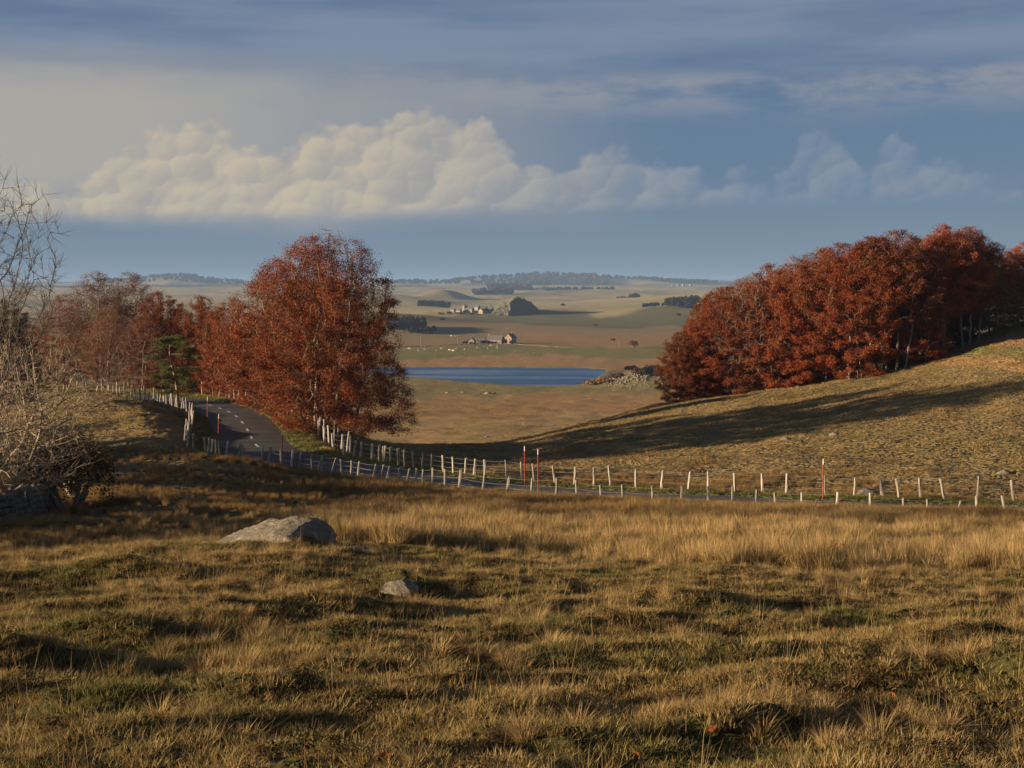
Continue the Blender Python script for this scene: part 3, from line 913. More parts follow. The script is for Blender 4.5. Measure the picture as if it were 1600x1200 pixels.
def radii(N, par, r0, expo, rmax):
    r = np.zeros(len(N)); nch = np.zeros(len(N), int)
    for i in range(len(N) - 1, -1, -1):
        if nch[i] == 0: r[i] = r0 ** expo
        if par[i] >= 0: r[par[i]] += r[i]; nch[par[i]] += 1
    r = r ** (1 / expo)
    k_ = min(1.0, rmax / r.max())
    return np.maximum(r0, r * k_ if k_ < 1 else r), nch


def wood_mesh(name, N, par, r, nch, twig=None, seed=0, thick=0.05):
    e = np.where(par >= 0)[0]
    a, b = par[e], e
    VV, QQ, off = [], [], 0
    for sel, n in ((r[b] >= thick, 6), (r[b] < thick, 3)):
        if sel.any():
            V, q = frusta(N[a[sel]], N[b[sel]], np.minimum(r[a[sel]], r[b[sel]] * 1.6), r[b[sel]], n); VV.append(V); QQ.append(q + off); off += len(V)
    if twig:
        r_ = np.random.default_rng(seed)
        cnt, L, rad = twig
        tips = np.where((nch <= 1) & (par >= 0))[0]
        t_ = np.repeat(tips, cnt)
        d = N[t_] - N[par[t_]]; d /= np.maximum(np.linalg.norm(d, axis=1, keepdims=True), 1e-6)
        d = d + r_.normal(0, 0.45, d.shape); d[:, 2] += 0.18; d /= np.linalg.norm(d, axis=1, keepdims=True)
        l_ = L * r_.uniform(0.4, 1.0, (len(t_), 1))
        m_ = N[t_] + d * l_ * 0.55
        d2 = d + r_.normal(0, 0.25, d.shape)
        V, q = frusta(N[t_], m_, np.full(len(t_), rad), np.full(len(t_), rad * 0.7), 3); VV.append(V); QQ.append(q + off); off += len(V)
        V, q = frusta(m_, m_ + d2 * l_ * 0.45, np.full(len(t_), rad * 0.7), np.full(len(t_), rad * 0.3), 3); VV.append(V); QQ.append(q + off); off += len(V)
    return mesh_np(name, np.concatenate(VV), np.concatenate(QQ))


def leaf_mesh(name, P_, size, seed, flat=0.5, aspect=0.62):
    """one small folded leaf spray per point"""
    r_ = np.random.default_rng(seed); n = len(P_)
    nv = r_.normal(0, 1, (n, 3)); nv[:, 2] = np.abs(nv[:, 2]) + flat; nv /= np.linalg.norm(nv, axis=1, keepdims=True)
    t1 = np.cross(nv, r_.normal(0, 1, (n, 3))); t1 /= np.linalg.norm(t1, axis=1, keepdims=True); t2 = np.cross(nv, t1)
    s_ = size * r_.uniform(0.55, 1.25, (n, 1)); w_ = s_ * aspect
    droop = nv * s_ * 0.22
    V = np.stack([P_ - t1 * s_ - droop, P_ + t2 * w_ * 0.8, P_ + t1 * s_ * 1.05 - droop, P_ - t2 * w_ * 0.9], 1).reshape(-1, 3)
    return mesh_np(name, V, np.arange(n * 4).reshape(n, 4))


def env_points(n, prof, seed, depth=0.85, shell=0.55, lobes=0.18):
    """points in a crown: prof = [(height, left radius, right radius)], front-back radius = mean * depth"""
    r_ = np.random.default_rng(seed); prof = np.array(prof, float); pts = []
    ph = r_.uniform(0, 6.28, 4)
    while len(pts) < n:
        h = r_.uniform(prof[0, 0], prof[-1, 0]); a = r_.uniform(0, 2 * math.pi)
        l_, rr = np.interp(h, prof[:, 0], prof[:, 1]), np.interp(h, prof[:, 0], prof[:, 2])
        mx = max(prof[:, 1:].max(), 0.1)
        if r_.random() > ((l_ + rr) / 2 / mx) ** 1.0 + 0.08: continue
        f = r_.random() ** shell
        lob = 1 + lobes * (math.sin(3 * a + ph[0] + h * 0.7) * 0.5 + math.sin(5 * a + ph[1] - h * 1.3) * 0.5 + 0.4 * math.sin(9 * a + h * 2.1 + ph[2])) - lobes * 0.4
        rx = (rr if math.cos(a) > 0 else l_) * lob; ry = (l_ + rr) / 2 * depth * lob
        pts.append((math.cos(a) * rx * f, math.sin(a) * ry * f, h))
    return np.array(pts)


def trunk_line(p0, p1, n, parent0, start, wob, seed):
    r_ = np.random.default_rng(seed); out = []
    for i in range(n):
        f = i / (n - 1); p_ = np.array(p0) * (1 - f) + np.array(p1) * f + (r_.normal(0, wob, 3) * (0 if i == 0 else 1))
        out.append((p_, parent0 if i == 0 else start + i - 1))
    return out


def beech(name, prof, trunks, seed, n_att, step, leaf_n, leaf_s, leaf_spread, leaf_mat, twig=(2, 0.7, 0.010), depth=0.85, rmax=0.36, bare=0.0, top_bare=0.0, r0=0.014, lobes=0.18, flat=0.5, bark_='beech_bark', shell=0.55, jit=0.15):
    att = env_points(n_att, prof, seed, depth, lobes=lobes, shell=shell)
    tk = []
    for i, (a, b, n) in enumerate(trunks): tk += trunk_line(a, b, n, -1, len(tk), 0.06, seed + i)
    N, par = grow(att, tk, step, step * 9, step * 1.5, seed, jitter=jit)
    r, nch = radii(N, par, r0, 2.25, rmax)
    # root flare
    wood = wood_mesh(name + '_limbs', N, par, r, nch, twig, seed)
    wood.materials.append(MATS[bark_])
    root = empty(name)
    link('trunk', wood, None, root)
    if leaf_n:
        r_ = np.random.default_rng(seed + 5)
        thin = np.where((r < 0.05) & (par >= 0))[0]
        dens = fbm(N[thin, 0] * 0.35 + N[thin, 2] * 0.15, N[thin, 2] * 0.35 + N[thin, 1] * 0.3, 3, seed)
        zt = (N[thin, 2] - prof[0][0]) / (prof[-1][0] - prof[0][0])
        w = np.clip(0.72 + 1.15 * dens - bare - top_bare * ss(zt, 0.55, 1.0), 0.04, 2.0)
        w /= w.sum()
        pick = r_.choice(thin, leaf_n, p=w)
        off = r_.normal(0, leaf_spread, (leaf_n, 3)) * np.array([1, 1, 0.55])
        c = leaf_mesh(name + '_crown', N[pick] + off, leaf_s, seed, flat); c.materials.append(MATS[leaf_mat])
        link('crown', c, None, root)
    return root


PLACED = []
def place(root, px, d, sc, rz, label, group=None, sink=0.1, cat='tree', mat=None, first=False, nonuni=(1, 1, 1)):
    o = root if first else copy_tree(root)
    p = gpt(px, d); o.location = p - Vector((0, 0, sink)); o.rotation_euler = (0, 0, rz); o.scale = (sc * nonuni[0], sc * nonuni[1], sc * nonuni[2])
    if 'group' in o: del o['group']
    tag(o, label, cat, group)
    if mat:
        for ch in o.children:
            if ch.name.startswith('crown'):
                ch.material_slots[0].link = 'OBJECT'; ch.material_slots[0].material = MATS[mat]
    return o


# the great beech at the road bend
hero = beech('beech_tree', [(0.30, 2.6, 6.3), (1.6, 5.0, 6.8), (3.2, 8.4, 6.8), (6.0, 9.0, 5.9), (8.5, 8.6, 5.5), (10.5, 7.6, 5.1), (12.2, 5.6, 4.5), (13.4, 3.7, 3.3), (14.4, 2.0, 1.9), (15.0, 0.4, 0.4)],
             [((-0.6, 0, -0.5), (-0.9, 0.3, 5.5), 9), ((0.5, -0.4, -0.5), (1.1, -0.6, 6.0), 9), ((1.6, 0.5, -0.5), (2.8, 0.8, 4.8), 8), ((-1.5, 0.8, -0.5), (-3.2, 1.0, 4.6), 8)],
             101, 4200, 0.40, 210000, 0.064, 0.25, 'beech_leaf', twig=(2, 0.7, 0.008), depth=1.05, rmax=0.33, top_bare=0.12, lobes=0.10)
place(hero, 512, 103, 0.97, 0, 'huge russet beech with drooping skirts beside the road bend', None, 0.1, first=True, nonuni=(1, 1, 1.07))

dome = beech('beech_tree', [(0.2, 4.0, 4.0), (2, 4.9, 4.9), (5, 5.0, 5.0), (8, 4.5, 4.5), (10.5, 3.5, 3.5), (12, 2.0, 2.0), (13, 0.3, 0.3)],
             [((0, 0, -0.6), (0.2, 0.1, 5.5), 10), ((0.7, 0.3, -0.6), (1.4, 0.6, 4.5), 8)], 202, 1500, 0.45, 80000, 0.084, 0.25, 'beech_leaf_red', twig=(2, 0.6, 0.014), depth=1.0, rmax=0.26, r0=0.018)
tall = beech('beech_tree', [(3.9, 1.8, 1.8), (5.2, 4.0, 4.0), (7.5, 4.8, 4.8), (9.5, 4.5, 4.5), (11.5, 3.4, 3.4), (13, 1.9, 1.9), (14, 0.3, 0.3)],
             [((0, 0, -0.6), (-0.3, 0.1, 6.5), 11), ((0.8, -0.2, -0.6), (1.6, -0.3, 6.0), 10), ((-0.7, 0.4, -0.6), (-1.8, 0.4, 5.5), 9)], 303, 1400, 0.45, 62000, 0.084, 0.25, 'beech_leaf_red', twig=(2, 0.6, 0.014), depth=1.0, rmax=0.24, r0=0.018)
grey = beech('beech_tree', [(0.8, 3.2, 3.2), (3, 4.3, 4.3), (6, 4.6, 4.6), (9, 4.0, 4.0), (11, 2.9, 2.9), (12.3, 1.4, 1.4), (13, 0.3, 0.3)],
             [((0, 0, -0.6), (0.2, -0.1, 5.5), 10), ((0.6, 0.4, -0.6), (1.2, 0.6, 5.0), 9)], 404, 1700, 0.42, 26000, 0.075, 0.32, 'beech_leaf_dull', twig=(4, 0.95, 0.012), depth=1.0, rmax=0.22, r0=0.016)

# grove on the right-hand hill: front row from the left, then the rows behind
front = [(dome, 1062, 152, 0.60), (dome, 1100, 153, 0.78), (dome, 1140, 152, 0.92), (grey, 1176, 151, 0.98), (dome, 1212, 151, 1.0), (dome, 1252, 150, 1.02), (tall, 1290, 149, 1.02), (dome, 1326, 147, 1.04), (tall, 1362, 146, 1.06),
         (tall, 1400, 146, 1.08), (dome, 1438, 147, 0.62), (tall, 1472, 149, 1.02), (tall, 1515, 151, 0.94), (grey, 1556, 153, 0.80), (tall, 1600, 156, 0.70), (dome, 1650, 160, 0.66)]
words = ['leftmost and lowest russet beech of the hillside grove', 'second beech from the left end of the hillside grove', 'third beech from the left in the hillside grove front row', 'thin dull-leaved fourth beech from the left of the hillside grove',
         'fifth beech from the left in the hillside grove front row', 'sixth beech from the left in the hillside grove front row', 'seventh beech from the left, trunk showing, hillside grove front row', 'eighth beech from the left in the hillside grove front row',
         'ninth beech from the left, trunks showing at its foot, hillside grove', 'tenth beech from the left, pale trunks over the shaded grove floor', 'low young beech between the pale trunks of the hillside grove', 'tall beech with clear pale trunks near the right of the grove',
         'beech with spreading pale limbs just right of the tallest trunks', 'thin grey-twigged beech at the shaded right end of the grove', 'beech at the right picture edge on top of the hill', 'last beech of the grove beyond the right picture edge']
done = set()
for i, ((t_, px, d, sc), lab) in enumerate(zip(front, words)):
    f_ = t_.name not in done; 
    place(t_, px, d, sc, i * 2.4, lab, 'beeches of the hillside grove', first=f_, mat=('beech_leaf_dull' if i in (13,) else 'beech_leaf_red' if i % 3 else 'beech_leaf'))
    done.add(t_.name)
back = [(1088, 163, 0.72), (1128, 165, 0.95), (1165, 163, 1.05), (1205, 162, 1.12), (1243, 161, 1.15), (1282, 160, 1.18), (1318, 158, 1.10), (1354, 158, 1.11), (1392, 158, 1.11), (1430, 159, 1.10), (1466, 160, 1.05), (1502, 162, 0.96), (1545, 165, 0.80), (1590, 168, 0.68), (1640, 172, 0.64),
        (1300, 172, 1.15), (1370, 172, 1.18), (1440, 172, 1.10), (1500, 175, 0.95), (1230, 174, 1.12), (1170, 176, 1.0)]
for i, (px, d, sc) in enumerate(back):
    place([dome, tall, grey, dome, dome][i % 5] if i not in (4, 9, 14) else grey, px, d, sc, i * 1.9 + 1, 'russet beech crown rising behind the front row of the hillside grove', 'beeches behind the front row of the hillside grove', mat=['beech_leaf_red', 'beech_leaf', 'beech_leaf_dull'][i % 3])

# woodland left of the bend
for (t_, px, d, sc, rz, m_, lab) in [(grey, 150, 152, 0.98, 0.4, 'beech_leaf_dull', 'thin pinkish beech, left of the two pale crowns on the skyline'), (grey, 202, 156, 1.0, 2.0, 'beech_leaf_dull', 'thin pinkish beech, right of the two pale crowns on the skyline'),
                                     (dome, 250, 146, 0.80, 1.0, 'beech_leaf_red', 'bright russet rounded beech behind the pine'), (dome, 312, 140, 0.78, 3.0, 'beech_leaf', 'russet beech between the pine and the huge beech'),
                                     (dome, 362, 133, 0.76, 4.0, 'beech_leaf', 'russet beech merging with the left flank of the huge beech'), (grey, 100, 145, 0.78, 5.0, 'beech_leaf', 'lower rusty beech left of the pale skyline crowns'),
                                     (dome, 48, 150, 0.55, 2.2, 'beech_leaf_red', 'low red beech behind the bare thorn branches'), (grey, 170, 141, 0.66, 2.7, 'beech_leaf_dull', 'small grey twiggy beech right behind the knoll fence'),
                                     (dome, 494, 110, 0.95, 2.5, 'beech_leaf', 'beech standing hidden behind the middle of the huge beech'), (dome, 470, 117, 0.95, 0.5, 'beech_leaf', 'beech showing only through gaps behind the huge beech'), (dome, 415, 134, 0.72, 1.3, 'beech_leaf', 'beech half hidden behind the huge beech on its left'), (grey, 222, 139, 0.6, 0.9, 'beech_leaf', 'small twiggy beech left of the pine, by the fence')]:
    place(t_, px, d, sc, rz, lab, 'beech wood behind the road bend', mat=m_)
o = place(dome, 8, 118, 0.62, 1.1, 'dark shaded tree behind the bare branches at the left edge', None, mat='dark_leaf', nonuni=(1, 1, 1.15))  # a dense beech in shade: the shade is put into its leaf colour
# trees just out of frame on the left: their long shadows cross the meadow
for i, (X, Y, sc) in enumerate([(-27, 29, 0.32), (-27.5, 33.5, 0.36), (-28, 38, 0.37), (-28.5, 43, 0.38), (-29, 48, 0.38), (-31, 54, 0.40), (-38, 64, 0.48), (-50, 68, 0.66), (-54, 74, 0.74), (-52, 79, 0.70), (-56, 83, 0.5), (-55, 89, 0.5)]):
    o = copy_tree(dome); o.location = (X, Y, hz(X, Y) - 0.1); o.rotation_euler = (0, 0, i * 1.7); o.scale = (sc * 1.2, sc * 1.2, sc)
    tag(o, 'beech standing beyond the left picture edge, shading the near meadow', 'tree', 'beeches beyond the left picture edge')

# tall bare tree at the left edge
bare = beech('bare_tree', [(2.0, 3.6, 3.4), (4.5, 4.2, 3.9), (7, 4.2, 3.9), (9.5, 3.6, 3.4), (11.5, 2.4, 2.5), (12.6, 0.5, 0.6)],
             [((0, 0, -0.6), (0.4, 0, 4.0), 8)], 505, 2500, 0.31, 0, 0, 0, None, twig=(4, 0.8, 0.0075), depth=1.0, rmax=0.20, r0=0.008, bark_='twig_bark', jit=0.05, lobes=0.3, shell=0.6)
place(bare, -48, 47, 1.0, 0.3, 'tall leafless tree spreading thin branches at the left edge', None, 0.1, first=True)
# sprawling bare thorn over the wall
thorn = beech('bare_thorn', [(-0.6, 2.0, 2.6), (0.5, 2.5, 3.6), (1.6, 2.6, 4.1), (2.8, 2.4, 4.0), (3.9, 1.8, 3.3), (4.8, 0.8, 1.6)],
              [((-0.6, 0, -1.6), (0.2, 0, 1.0), 6), ((-0.2, 0.4, -1.6), (1.2, 0.5, 0.9), 6)], 606, 2300, 0.26, 0, 0, 0, None, twig=(3, 0.6, 0.008), jit=0.05, depth=0.7, rmax=0.13, r0=0.011, bark_='thorn_bark', lobes=0.3, shell=0.7)
p = gpt(-15, 51); thorn.location = p + Vector((0.2, 0, 1.7)); tag(thorn, 'sprawling leafless thorn bush leaning out over the stone wall', 'bush')
o = copy_tree(thorn); p = gpt(40, 60); o.location = p + Vector((-1.4, 0, 1.9)); o.rotation_euler = (0, 0, 0.25); o.scale = (1.15, 1.0, 1.1)
tag(o, 'second leafless thorn bush, farther back beside the bare tree', 'bush')

# scots pine
def pine():
    r_ = np.random.default_rng(77); root = empty('pine_tree')
    pts = [np.array((0.25 * math.sin(i * 0.5) - 0.02 * i, 0.1 * math.cos(i), -0.5 + i * 0.55)) for i in range(12)]
    rad = np.linspace(0.17, 0.05, 12)
    A, B, ra, rb = list(pts[:-1]), list(pts[1:]), list(rad[:-1]), list(rad[1:]); L = []
    for (h, ang, ln, rise) in [(1.4, 3.3, 1.2, .1), (1.7, 0.2, 1.4, 0.05), (2.0, 2.6, 1.7, 0.1), (2.3, 5.6, 1.5, 0.1), (2.5, 3.5, 1.9, 0.15), (2.7, 0.1, 1.2, 0.15), (2.9, 1.7, 1.3, 0.1), (3.1, 4.4, 1.5, 0.2), (3.4, 0.0, 1.9, -0.02), (3.5, 2.9, 1.2, 0.2),
                               (4.3, 3.2, 1.7, 0.05), (4.5, 6.2, 2.5, -0.10), (4.7, 0.4, 1.9, 0.1), (4.9, 2.9, 1.1, 0.25), (5.2, 5.9, 1.5, 0.15), (5.4, 3.6, 0.8, 0.4), (5.5, 0.5, 1.0, 0.4), (5.5, 1.8, 0.8, 0.4)]:
        b0 = np.array([np.interp(h, [q[2] for q in pts], [q[k_] for q in pts]) for k_ in range(3)])
        d = np.array((math.cos(ang), math.sin(ang), rise)); prev = b0
        for k_ in range(1, 6):
            f = k_ / 5; nx = b0 + d * ln * f + np.array((0, 0, 0.12 * math.sin(f * 3) - 0.1 * f)) + r_.normal(0, 0.05, 3)
            A.append(prev); B.append(nx); ra.append(0.05 * (1.2 - f)); rb.append(0.05 * (1.05 - f)); prev = nx
            if f > 0.3:
                for c in range(5):
                    cen_ = nx + r_.normal(0, 0.20, 3) * np.array((1, 1, 0.45)); L.append(cen_ + r_.normal(0, 0.11, (42, 3)) * np.array((1.2, 1.2, 0.6)))
    V, q = frusta(A, B, ra, rb, 6); m_ = mesh_np('pine_limbs', V, q, smooth=True); m_.materials.append(MATS['pine_bark']); link('trunk', m_, None, root)
    c = leaf_mesh('pine_crown', np.concatenate(L), 0.11, 78, 0.1, 0.16); c.materials.append(MATS['pine_needle']); link('crown', c, None, root)
    return root
place(pine(), 274, 115, 1.0, 0, 'lone dark green pine with bare lower trunk by the road', None, 0.1, first=True)

# ------------------------------------------------------------------ dry stone wall at the left edge
wall = empty('dry_stone_wall', gpt(20, 57)); tag(wall, 'tumbled dry stone wall under the bare branches at left edge', 'wall')
SM = [rock_mesh('wall_stone', 1, 1, 1, 200 + i, 2, 0.22, 4, 1.0) for i in range(7)]
for m_ in SM: m_.materials.append(MATS['granite'])
r_ = random.Random(5)
wp = [gpt(74, 58.5), gpt(40, 53), gpt(-15, 48.5), gpt(-120, 44.5), gpt(-230, 42)]
for a, b in zip(wp, wp[1:]):
    L_ = (b - a).length; n = int(L_ / 0.36)
    for i in range(n):
        q_ = a.lerp(b, (i + 0.5) / n); zb = hz(q_.x, q_.y)
        for row in range(5):
            for dep in (-0.16, 0.18):
                if row == 4 and r_.random() < 0.35: continue
                o = link('stone', SM[r_.randrange(7)], None, wall)
                n_ = Vector((-(b - a).y, (b - a).x, 0)).normalized()
                o.location = q_ + n_ * (dep + r_.gauss(0, 0.03)) + (b - a).normalized() * r_.gauss(0, 0.05) - wall.location
                o.location.z = zb + 0.08 + row * 0.23 + r_.gauss(0, 0.02) - wall.location.z
                o.rotation_euler = (r_.uniform(-.2, .2), r_.uniform(-.2, .2), r_.uniform(0, 6.28)); k_ = r_.uniform(0.85, 1.2)
                o.scale = (0.23 * k_, 0.20 * k_, 0.145 * k_)


# ------------------------------------------------------------------ middle distance: shrubs, stone heap, farm, village, woods
def bush_cloud(name, blobs, n, leaf, seed, mat, stems=True):
    """blobs: (x, y, z, rx, ry, rz) joined into one leafy mass"""
    r_ = np.random.default_rng(seed); vol = np.array([b[3] * b[4] * b[5] for b in blobs]) ** 0.67; w = vol / vol.sum()
    k_ = r_.choice(len(blobs), n, p=w); B = np.array(blobs)[k_]
    d = r_.normal(0, 1, (n, 3)); d /= np.linalg.norm(d, axis=1, keepdims=True); d[:, 2] = np.where(d[:, 2] < -0.3, -d[:, 2], d[:, 2])
    f = r_.uniform(0.55, 1.0, (n, 1)) ** 0.6 * (1 + 0.18 * fbm(d[:, 0] * 2.5 + k_, d[:, 2] * 2.5 + d[:, 1], 2, seed))[:, None]
    c = leaf_mesh(name, B[:, :3] + d * f * B[:, 3:6], leaf, seed, 0.2, 0.8); c.materials.append(MATS[mat])
    return c


def shrub(px, d, rx, rz_, n, leaf, mat, label, seed, cat='bush', group=None, name='shrub', lift=0.35, trunk=0.0):
    r_ = random.Random(seed); p = gpt(px, d); root = empty(name, p)
    blobs = [(r_.uniform(-.6, .6) * rx, r_.uniform(-.5, .5) * rx * 0.6, trunk + rz_ * (lift + r_.uniform(0, .3)), rx * r_.uniform(.4, .7), rx * r_.uniform(.4, .6), rz_ * r_.uniform(.45, .7)) for i in range(7)]
    link('crown', bush_cloud('shrub_crown', blobs, n, leaf, seed, mat), None, root)
    A, B = [], []
    for b in blobs[:5]:
        A.append((b[0] * 0.15, b[1] * 0.15, -0.3)); B.append(b[:3])
    V, q = frusta(A, B, np.full(5, 0.06 * rz_), np.full(5, 0.02 * rz_), 5); m_ = mesh_np('shrub_stems', V, q); m_.materials.append(MATS['bare_bark']); link('trunk', m_, None, root)
    tag(root, label, cat, group)
    return root

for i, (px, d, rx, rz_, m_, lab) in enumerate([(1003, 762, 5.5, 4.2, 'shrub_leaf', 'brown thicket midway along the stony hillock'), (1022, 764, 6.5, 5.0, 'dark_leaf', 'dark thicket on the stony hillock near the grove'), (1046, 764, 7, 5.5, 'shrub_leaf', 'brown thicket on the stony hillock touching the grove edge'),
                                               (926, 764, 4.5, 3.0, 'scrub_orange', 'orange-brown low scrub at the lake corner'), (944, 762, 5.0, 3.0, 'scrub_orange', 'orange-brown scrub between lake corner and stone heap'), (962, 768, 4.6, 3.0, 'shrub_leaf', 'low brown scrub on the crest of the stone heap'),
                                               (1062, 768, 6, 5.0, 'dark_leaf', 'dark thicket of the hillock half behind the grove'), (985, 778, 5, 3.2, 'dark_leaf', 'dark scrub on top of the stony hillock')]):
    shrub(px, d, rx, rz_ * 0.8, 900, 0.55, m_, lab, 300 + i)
for i, (X, Y, h_, lab) in enumerate([(-16.8, 33, 2.6, 'bramble thicket beyond the left edge, nearest of those along the bank'), (-17.6, 37.5, 3.4, 'bramble thicket beyond the left edge, second along the bank'), (-18.9, 42, 3.8, 'bramble thicket beyond the left edge, third along the bank'),
                                     (-17.9, 57, 3.2, 'dark bramble thicket just right of the stone wall'), (-19.0, 61.5, 3.3, 'dark bramble thicket past the end of the stone wall'),
                                     (-21.0, 66, 3.2, 'dark bramble thicket at the foot of the knoll'), (-23.6, 71, 3.0, 'dark bramble thicket farthest back along the bank')]):
    shrub(800 + F * X / Y, Y, 1.9, h_ * 0.75, 3800, 0.06, 'bramble', lab, 600 + i, group='bramble thickets along the left bank', name='bramble_thicket')
hs = empty('stone_heap', gpt(985, 758)); tag(hs, 'long heap of pale field stones on the hillock by the lake', 'stone heap')
r_ = random.Random(15)
HM = [rock_mesh('heap_stone', 1, 1, 0.8, 240 + i, 1, 0.3, 2, 0.8) for i in range(5)]
plain('field_stone', (0.13, 0.11, 0.085), (0.26, 0.22, 0.17), 0.7)
for m_ in HM: m_.materials.append(MATS['field_stone'])
for i in range(290):
    px = r_.uniform(945, 1050); d = r_.gauss(760, 8)
    x = (px - 800) / F * d; o = link('stone', HM[r_.randrange(5)], None, hs); o.location = Vector((x, d, hz(x, d) + r_.uniform(0, 0.5))) - hs.location
    k_ = r_.uniform(0.35, 0.85); o.scale = (k_, k_, k_); o.rotation_euler = (0, 0, r_.uniform(0, 6))


def box_bm(bm, x0, x1, y0, y1, z0, z1):
    vs_ = [bm.verts.new(c) for c in ((x0, y0, z0), (x1, y0, z0), (x1, y1, z0), (x0, y1, z0), (x0, y0, z1), (x1, y0, z1), (x1, y1, z1), (x0, y1, z1))]
    for f in ((0, 3, 2, 1), (4, 5, 6, 7), (0, 1, 5, 4), (1, 2, 6, 5), (2, 3, 7, 6), (3, 0, 4, 7)): bm.faces.new([vs_[i] for i in f])


def part_box(name, parent, mat, *b):
    bm = bmesh.new(); box_bm(bm, *b); return link(name, bm_mesh(name, bm), MATS[mat], parent)


def house(name, px, d, w, dep, hw, hr, rz, wallm, roofm, label, openings=(), chim=None, gable_front=False, cat='house'):
    """w across, dep deep, ridge along x (or along y when gable_front); openings on the -y face: (x, z, w, h, kind)"""
    p = gpt(px, d); root = empty(name, p, rz); tag(root, label, cat)
    bm = bmesh.new(); box_bm(bm, -w / 2, w / 2, -dep / 2, dep / 2, -2.0, hw)
    if gable_front: g = [(-w / 2, -dep / 2, hw), (w / 2, -dep / 2, hw), (0, -dep / 2, hw + hr - 0.1)], [(-w / 2, dep / 2, hw), (w / 2, dep / 2, hw), (0, dep / 2, hw + hr - 0.1)]
    else: g = [(-w / 2, -dep / 2, hw), (-w / 2, dep / 2, hw), (-w / 2, 0, hw + hr - 0.1)], [(w / 2, -dep / 2, hw), (w / 2, dep / 2, hw), (w / 2, 0, hw + hr - 0.1)]
    for t_ in g: bm.faces.new([bm.verts.new(c) for c in t_])
    link('wall', bm_mesh('wall', bm), MATS[wallm], root)
    bm = bmesh.new(); ov = 0.4; th = 0.28
    def slab(pts):
        lo = [bm.verts.new(c) for c in pts]; hi = [bm.verts.new((c[0], c[1], c[2] + th)) for c in pts]
        bm.faces.new(lo[::-1]); bm.faces.new(hi)
        for i in range(4): bm.faces.new((lo[i], lo[(i + 1) % 4], hi[(i + 1) % 4], hi[i]))
    if gable_front:
        s_ = hr / (w / 2)
        for sg in (-1, 1): slab([(0, -dep / 2 - ov, hw + hr), (sg * (w / 2 + ov), -dep / 2 - ov, hw - s_ * ov), (sg * (w / 2 + ov), dep / 2 + ov, hw - s_ * ov), (0, dep / 2 + ov, hw + hr)])
    else:
        s_ = hr / (dep / 2)
        for sg in (-1, 1): slab([(-w / 2 - ov, 0, hw + hr), (-w / 2 - ov, sg * (dep / 2 + ov), hw - s_ * ov), (w / 2 + ov, sg * (dep / 2 + ov), hw - s_ * ov), (w / 2 + ov, 0, hw + hr)])
    roof = link('roof', bm_mesh('roof', bm), MATS[roofm], root)
    if chim: part_box('chimney', roof, wallm, chim[0] - 0.5, chim[0] + 0.5, chim[1] - 0.45, chim[1] + 0.45, hw + hr - 1.2, hw + hr + 1.3)
    for (ox, oz, ow, oh, kd) in openings:
        f = part_box(kd, root, 'lime', ox - ow / 2 - 0.15, ox + ow / 2 + 0.15, -dep / 2 - 0.06, -dep / 2 + 0.1, oz - 0.1, oz + oh + 0.15)
        part_box('pane' if kd == 'window' else 'leaf', f, 'dark_opening', ox - ow / 2, ox + ow / 2, -dep / 2 - 0.09, -dep / 2 + 0.08, oz, oz + oh)
    return root

# farm
house('farmhouse', 797.5, 1250, 7.4, 9, 5.2, 3.6, -0.5, 'brick_far', 'slate', 'tall stone farmhouse with a steep gable at the right of the farm', [(-1.9, 0.2, 1.6, 2.2, 'door'), (1.9, 0.6, 1.2, 1.6, 'window'), (-1.6, 3.3, 1.0, 1.4, 'window'), (1.6, 3.3, 1.0, 1.4, 'window'), (0, 6.0, 0.9, 1.1, 'window')], (0.2, 2.5), True)
house('barn', 774, 1252, 14.0, 9, 3.4, 3.6, -0.3, 'brick_far', 'slate', 'long low barn with a dark slate roof left of the farmhouse', [(-4.2, 0.1, 2.6, 2.4, 'door'), (-1.0, 0.4, 1.2, 1.4, 'window'), (2.2, 0.1, 2.2, 2.2, 'door'), (5.2, 0.5, 1.2, 1.3, 'window')], (-6.0, 0), cat='barn')
house('outbuilding', 737, 1246, 6.0, 7, 2.6, 2.6, -0.2, 'brick_far', 'stone_tiles', 'small reddish outbuilding at the left of the farm', [(0, 0.1, 1.6, 1.9, 'door')], cat='barn', gable_front=True)
house('outbuilding', 750, 1262, 8.0, 6, 2.2, 2.0, 0.1, 'stone_wall_far', 'stone_tiles', 'low grey shed between the outbuilding and the long barn', [(1.5, 0.1, 1.4, 1.8, 'door')], cat='barn')
for i, (px, d, rx, rz_, lab) in enumerate([(789, 1243, 2.2, 3.6, 'dark bush between barn and farmhouse'), (755, 1250, 3.2, 2.2, 'dark hedge bush left of the long barn'), (727, 1240, 2.4, 2.0, 'dark bush at the left end of the farm'), (762, 1275, 2.4, 4.0, 'small tree rising behind the long barn')]):
    shrub(px, d, rx, rz_, 260, 0.6, 'dark_leaf', lab, 320 + i)
def pole(px, d, h, label):
    root = empty('utility_pole', gpt(px, d)); tag(root, label, 'pole', 'utility poles round the farm')
    V, q = frusta([(0, 0, -0.5)], [(0, 0, h)], [0.16], [0.11], 6); link('shaft', mesh_np('shaft', V, q), MATS['weathered_wood'], root)
    V, q = frusta([(-0.7, 0, h - 0.5)], [(0.7, 0, h - 0.5)], [0.06], [0.06], 4); link('crossarm', mesh_np('crossarm', V, q), MATS['weathered_wood'], root)
for a in [(811, 1256, 9.5, 'pale utility pole right of the farmhouse'), (715, 1238, 8.0, 'utility pole at the left end of the farm'), (657, 1215, 7.5, 'utility pole alone on the pasture left of the farm'), (967, 1190, 6.0, 'utility pole on the brown field right of the farm')]: pole(*a)
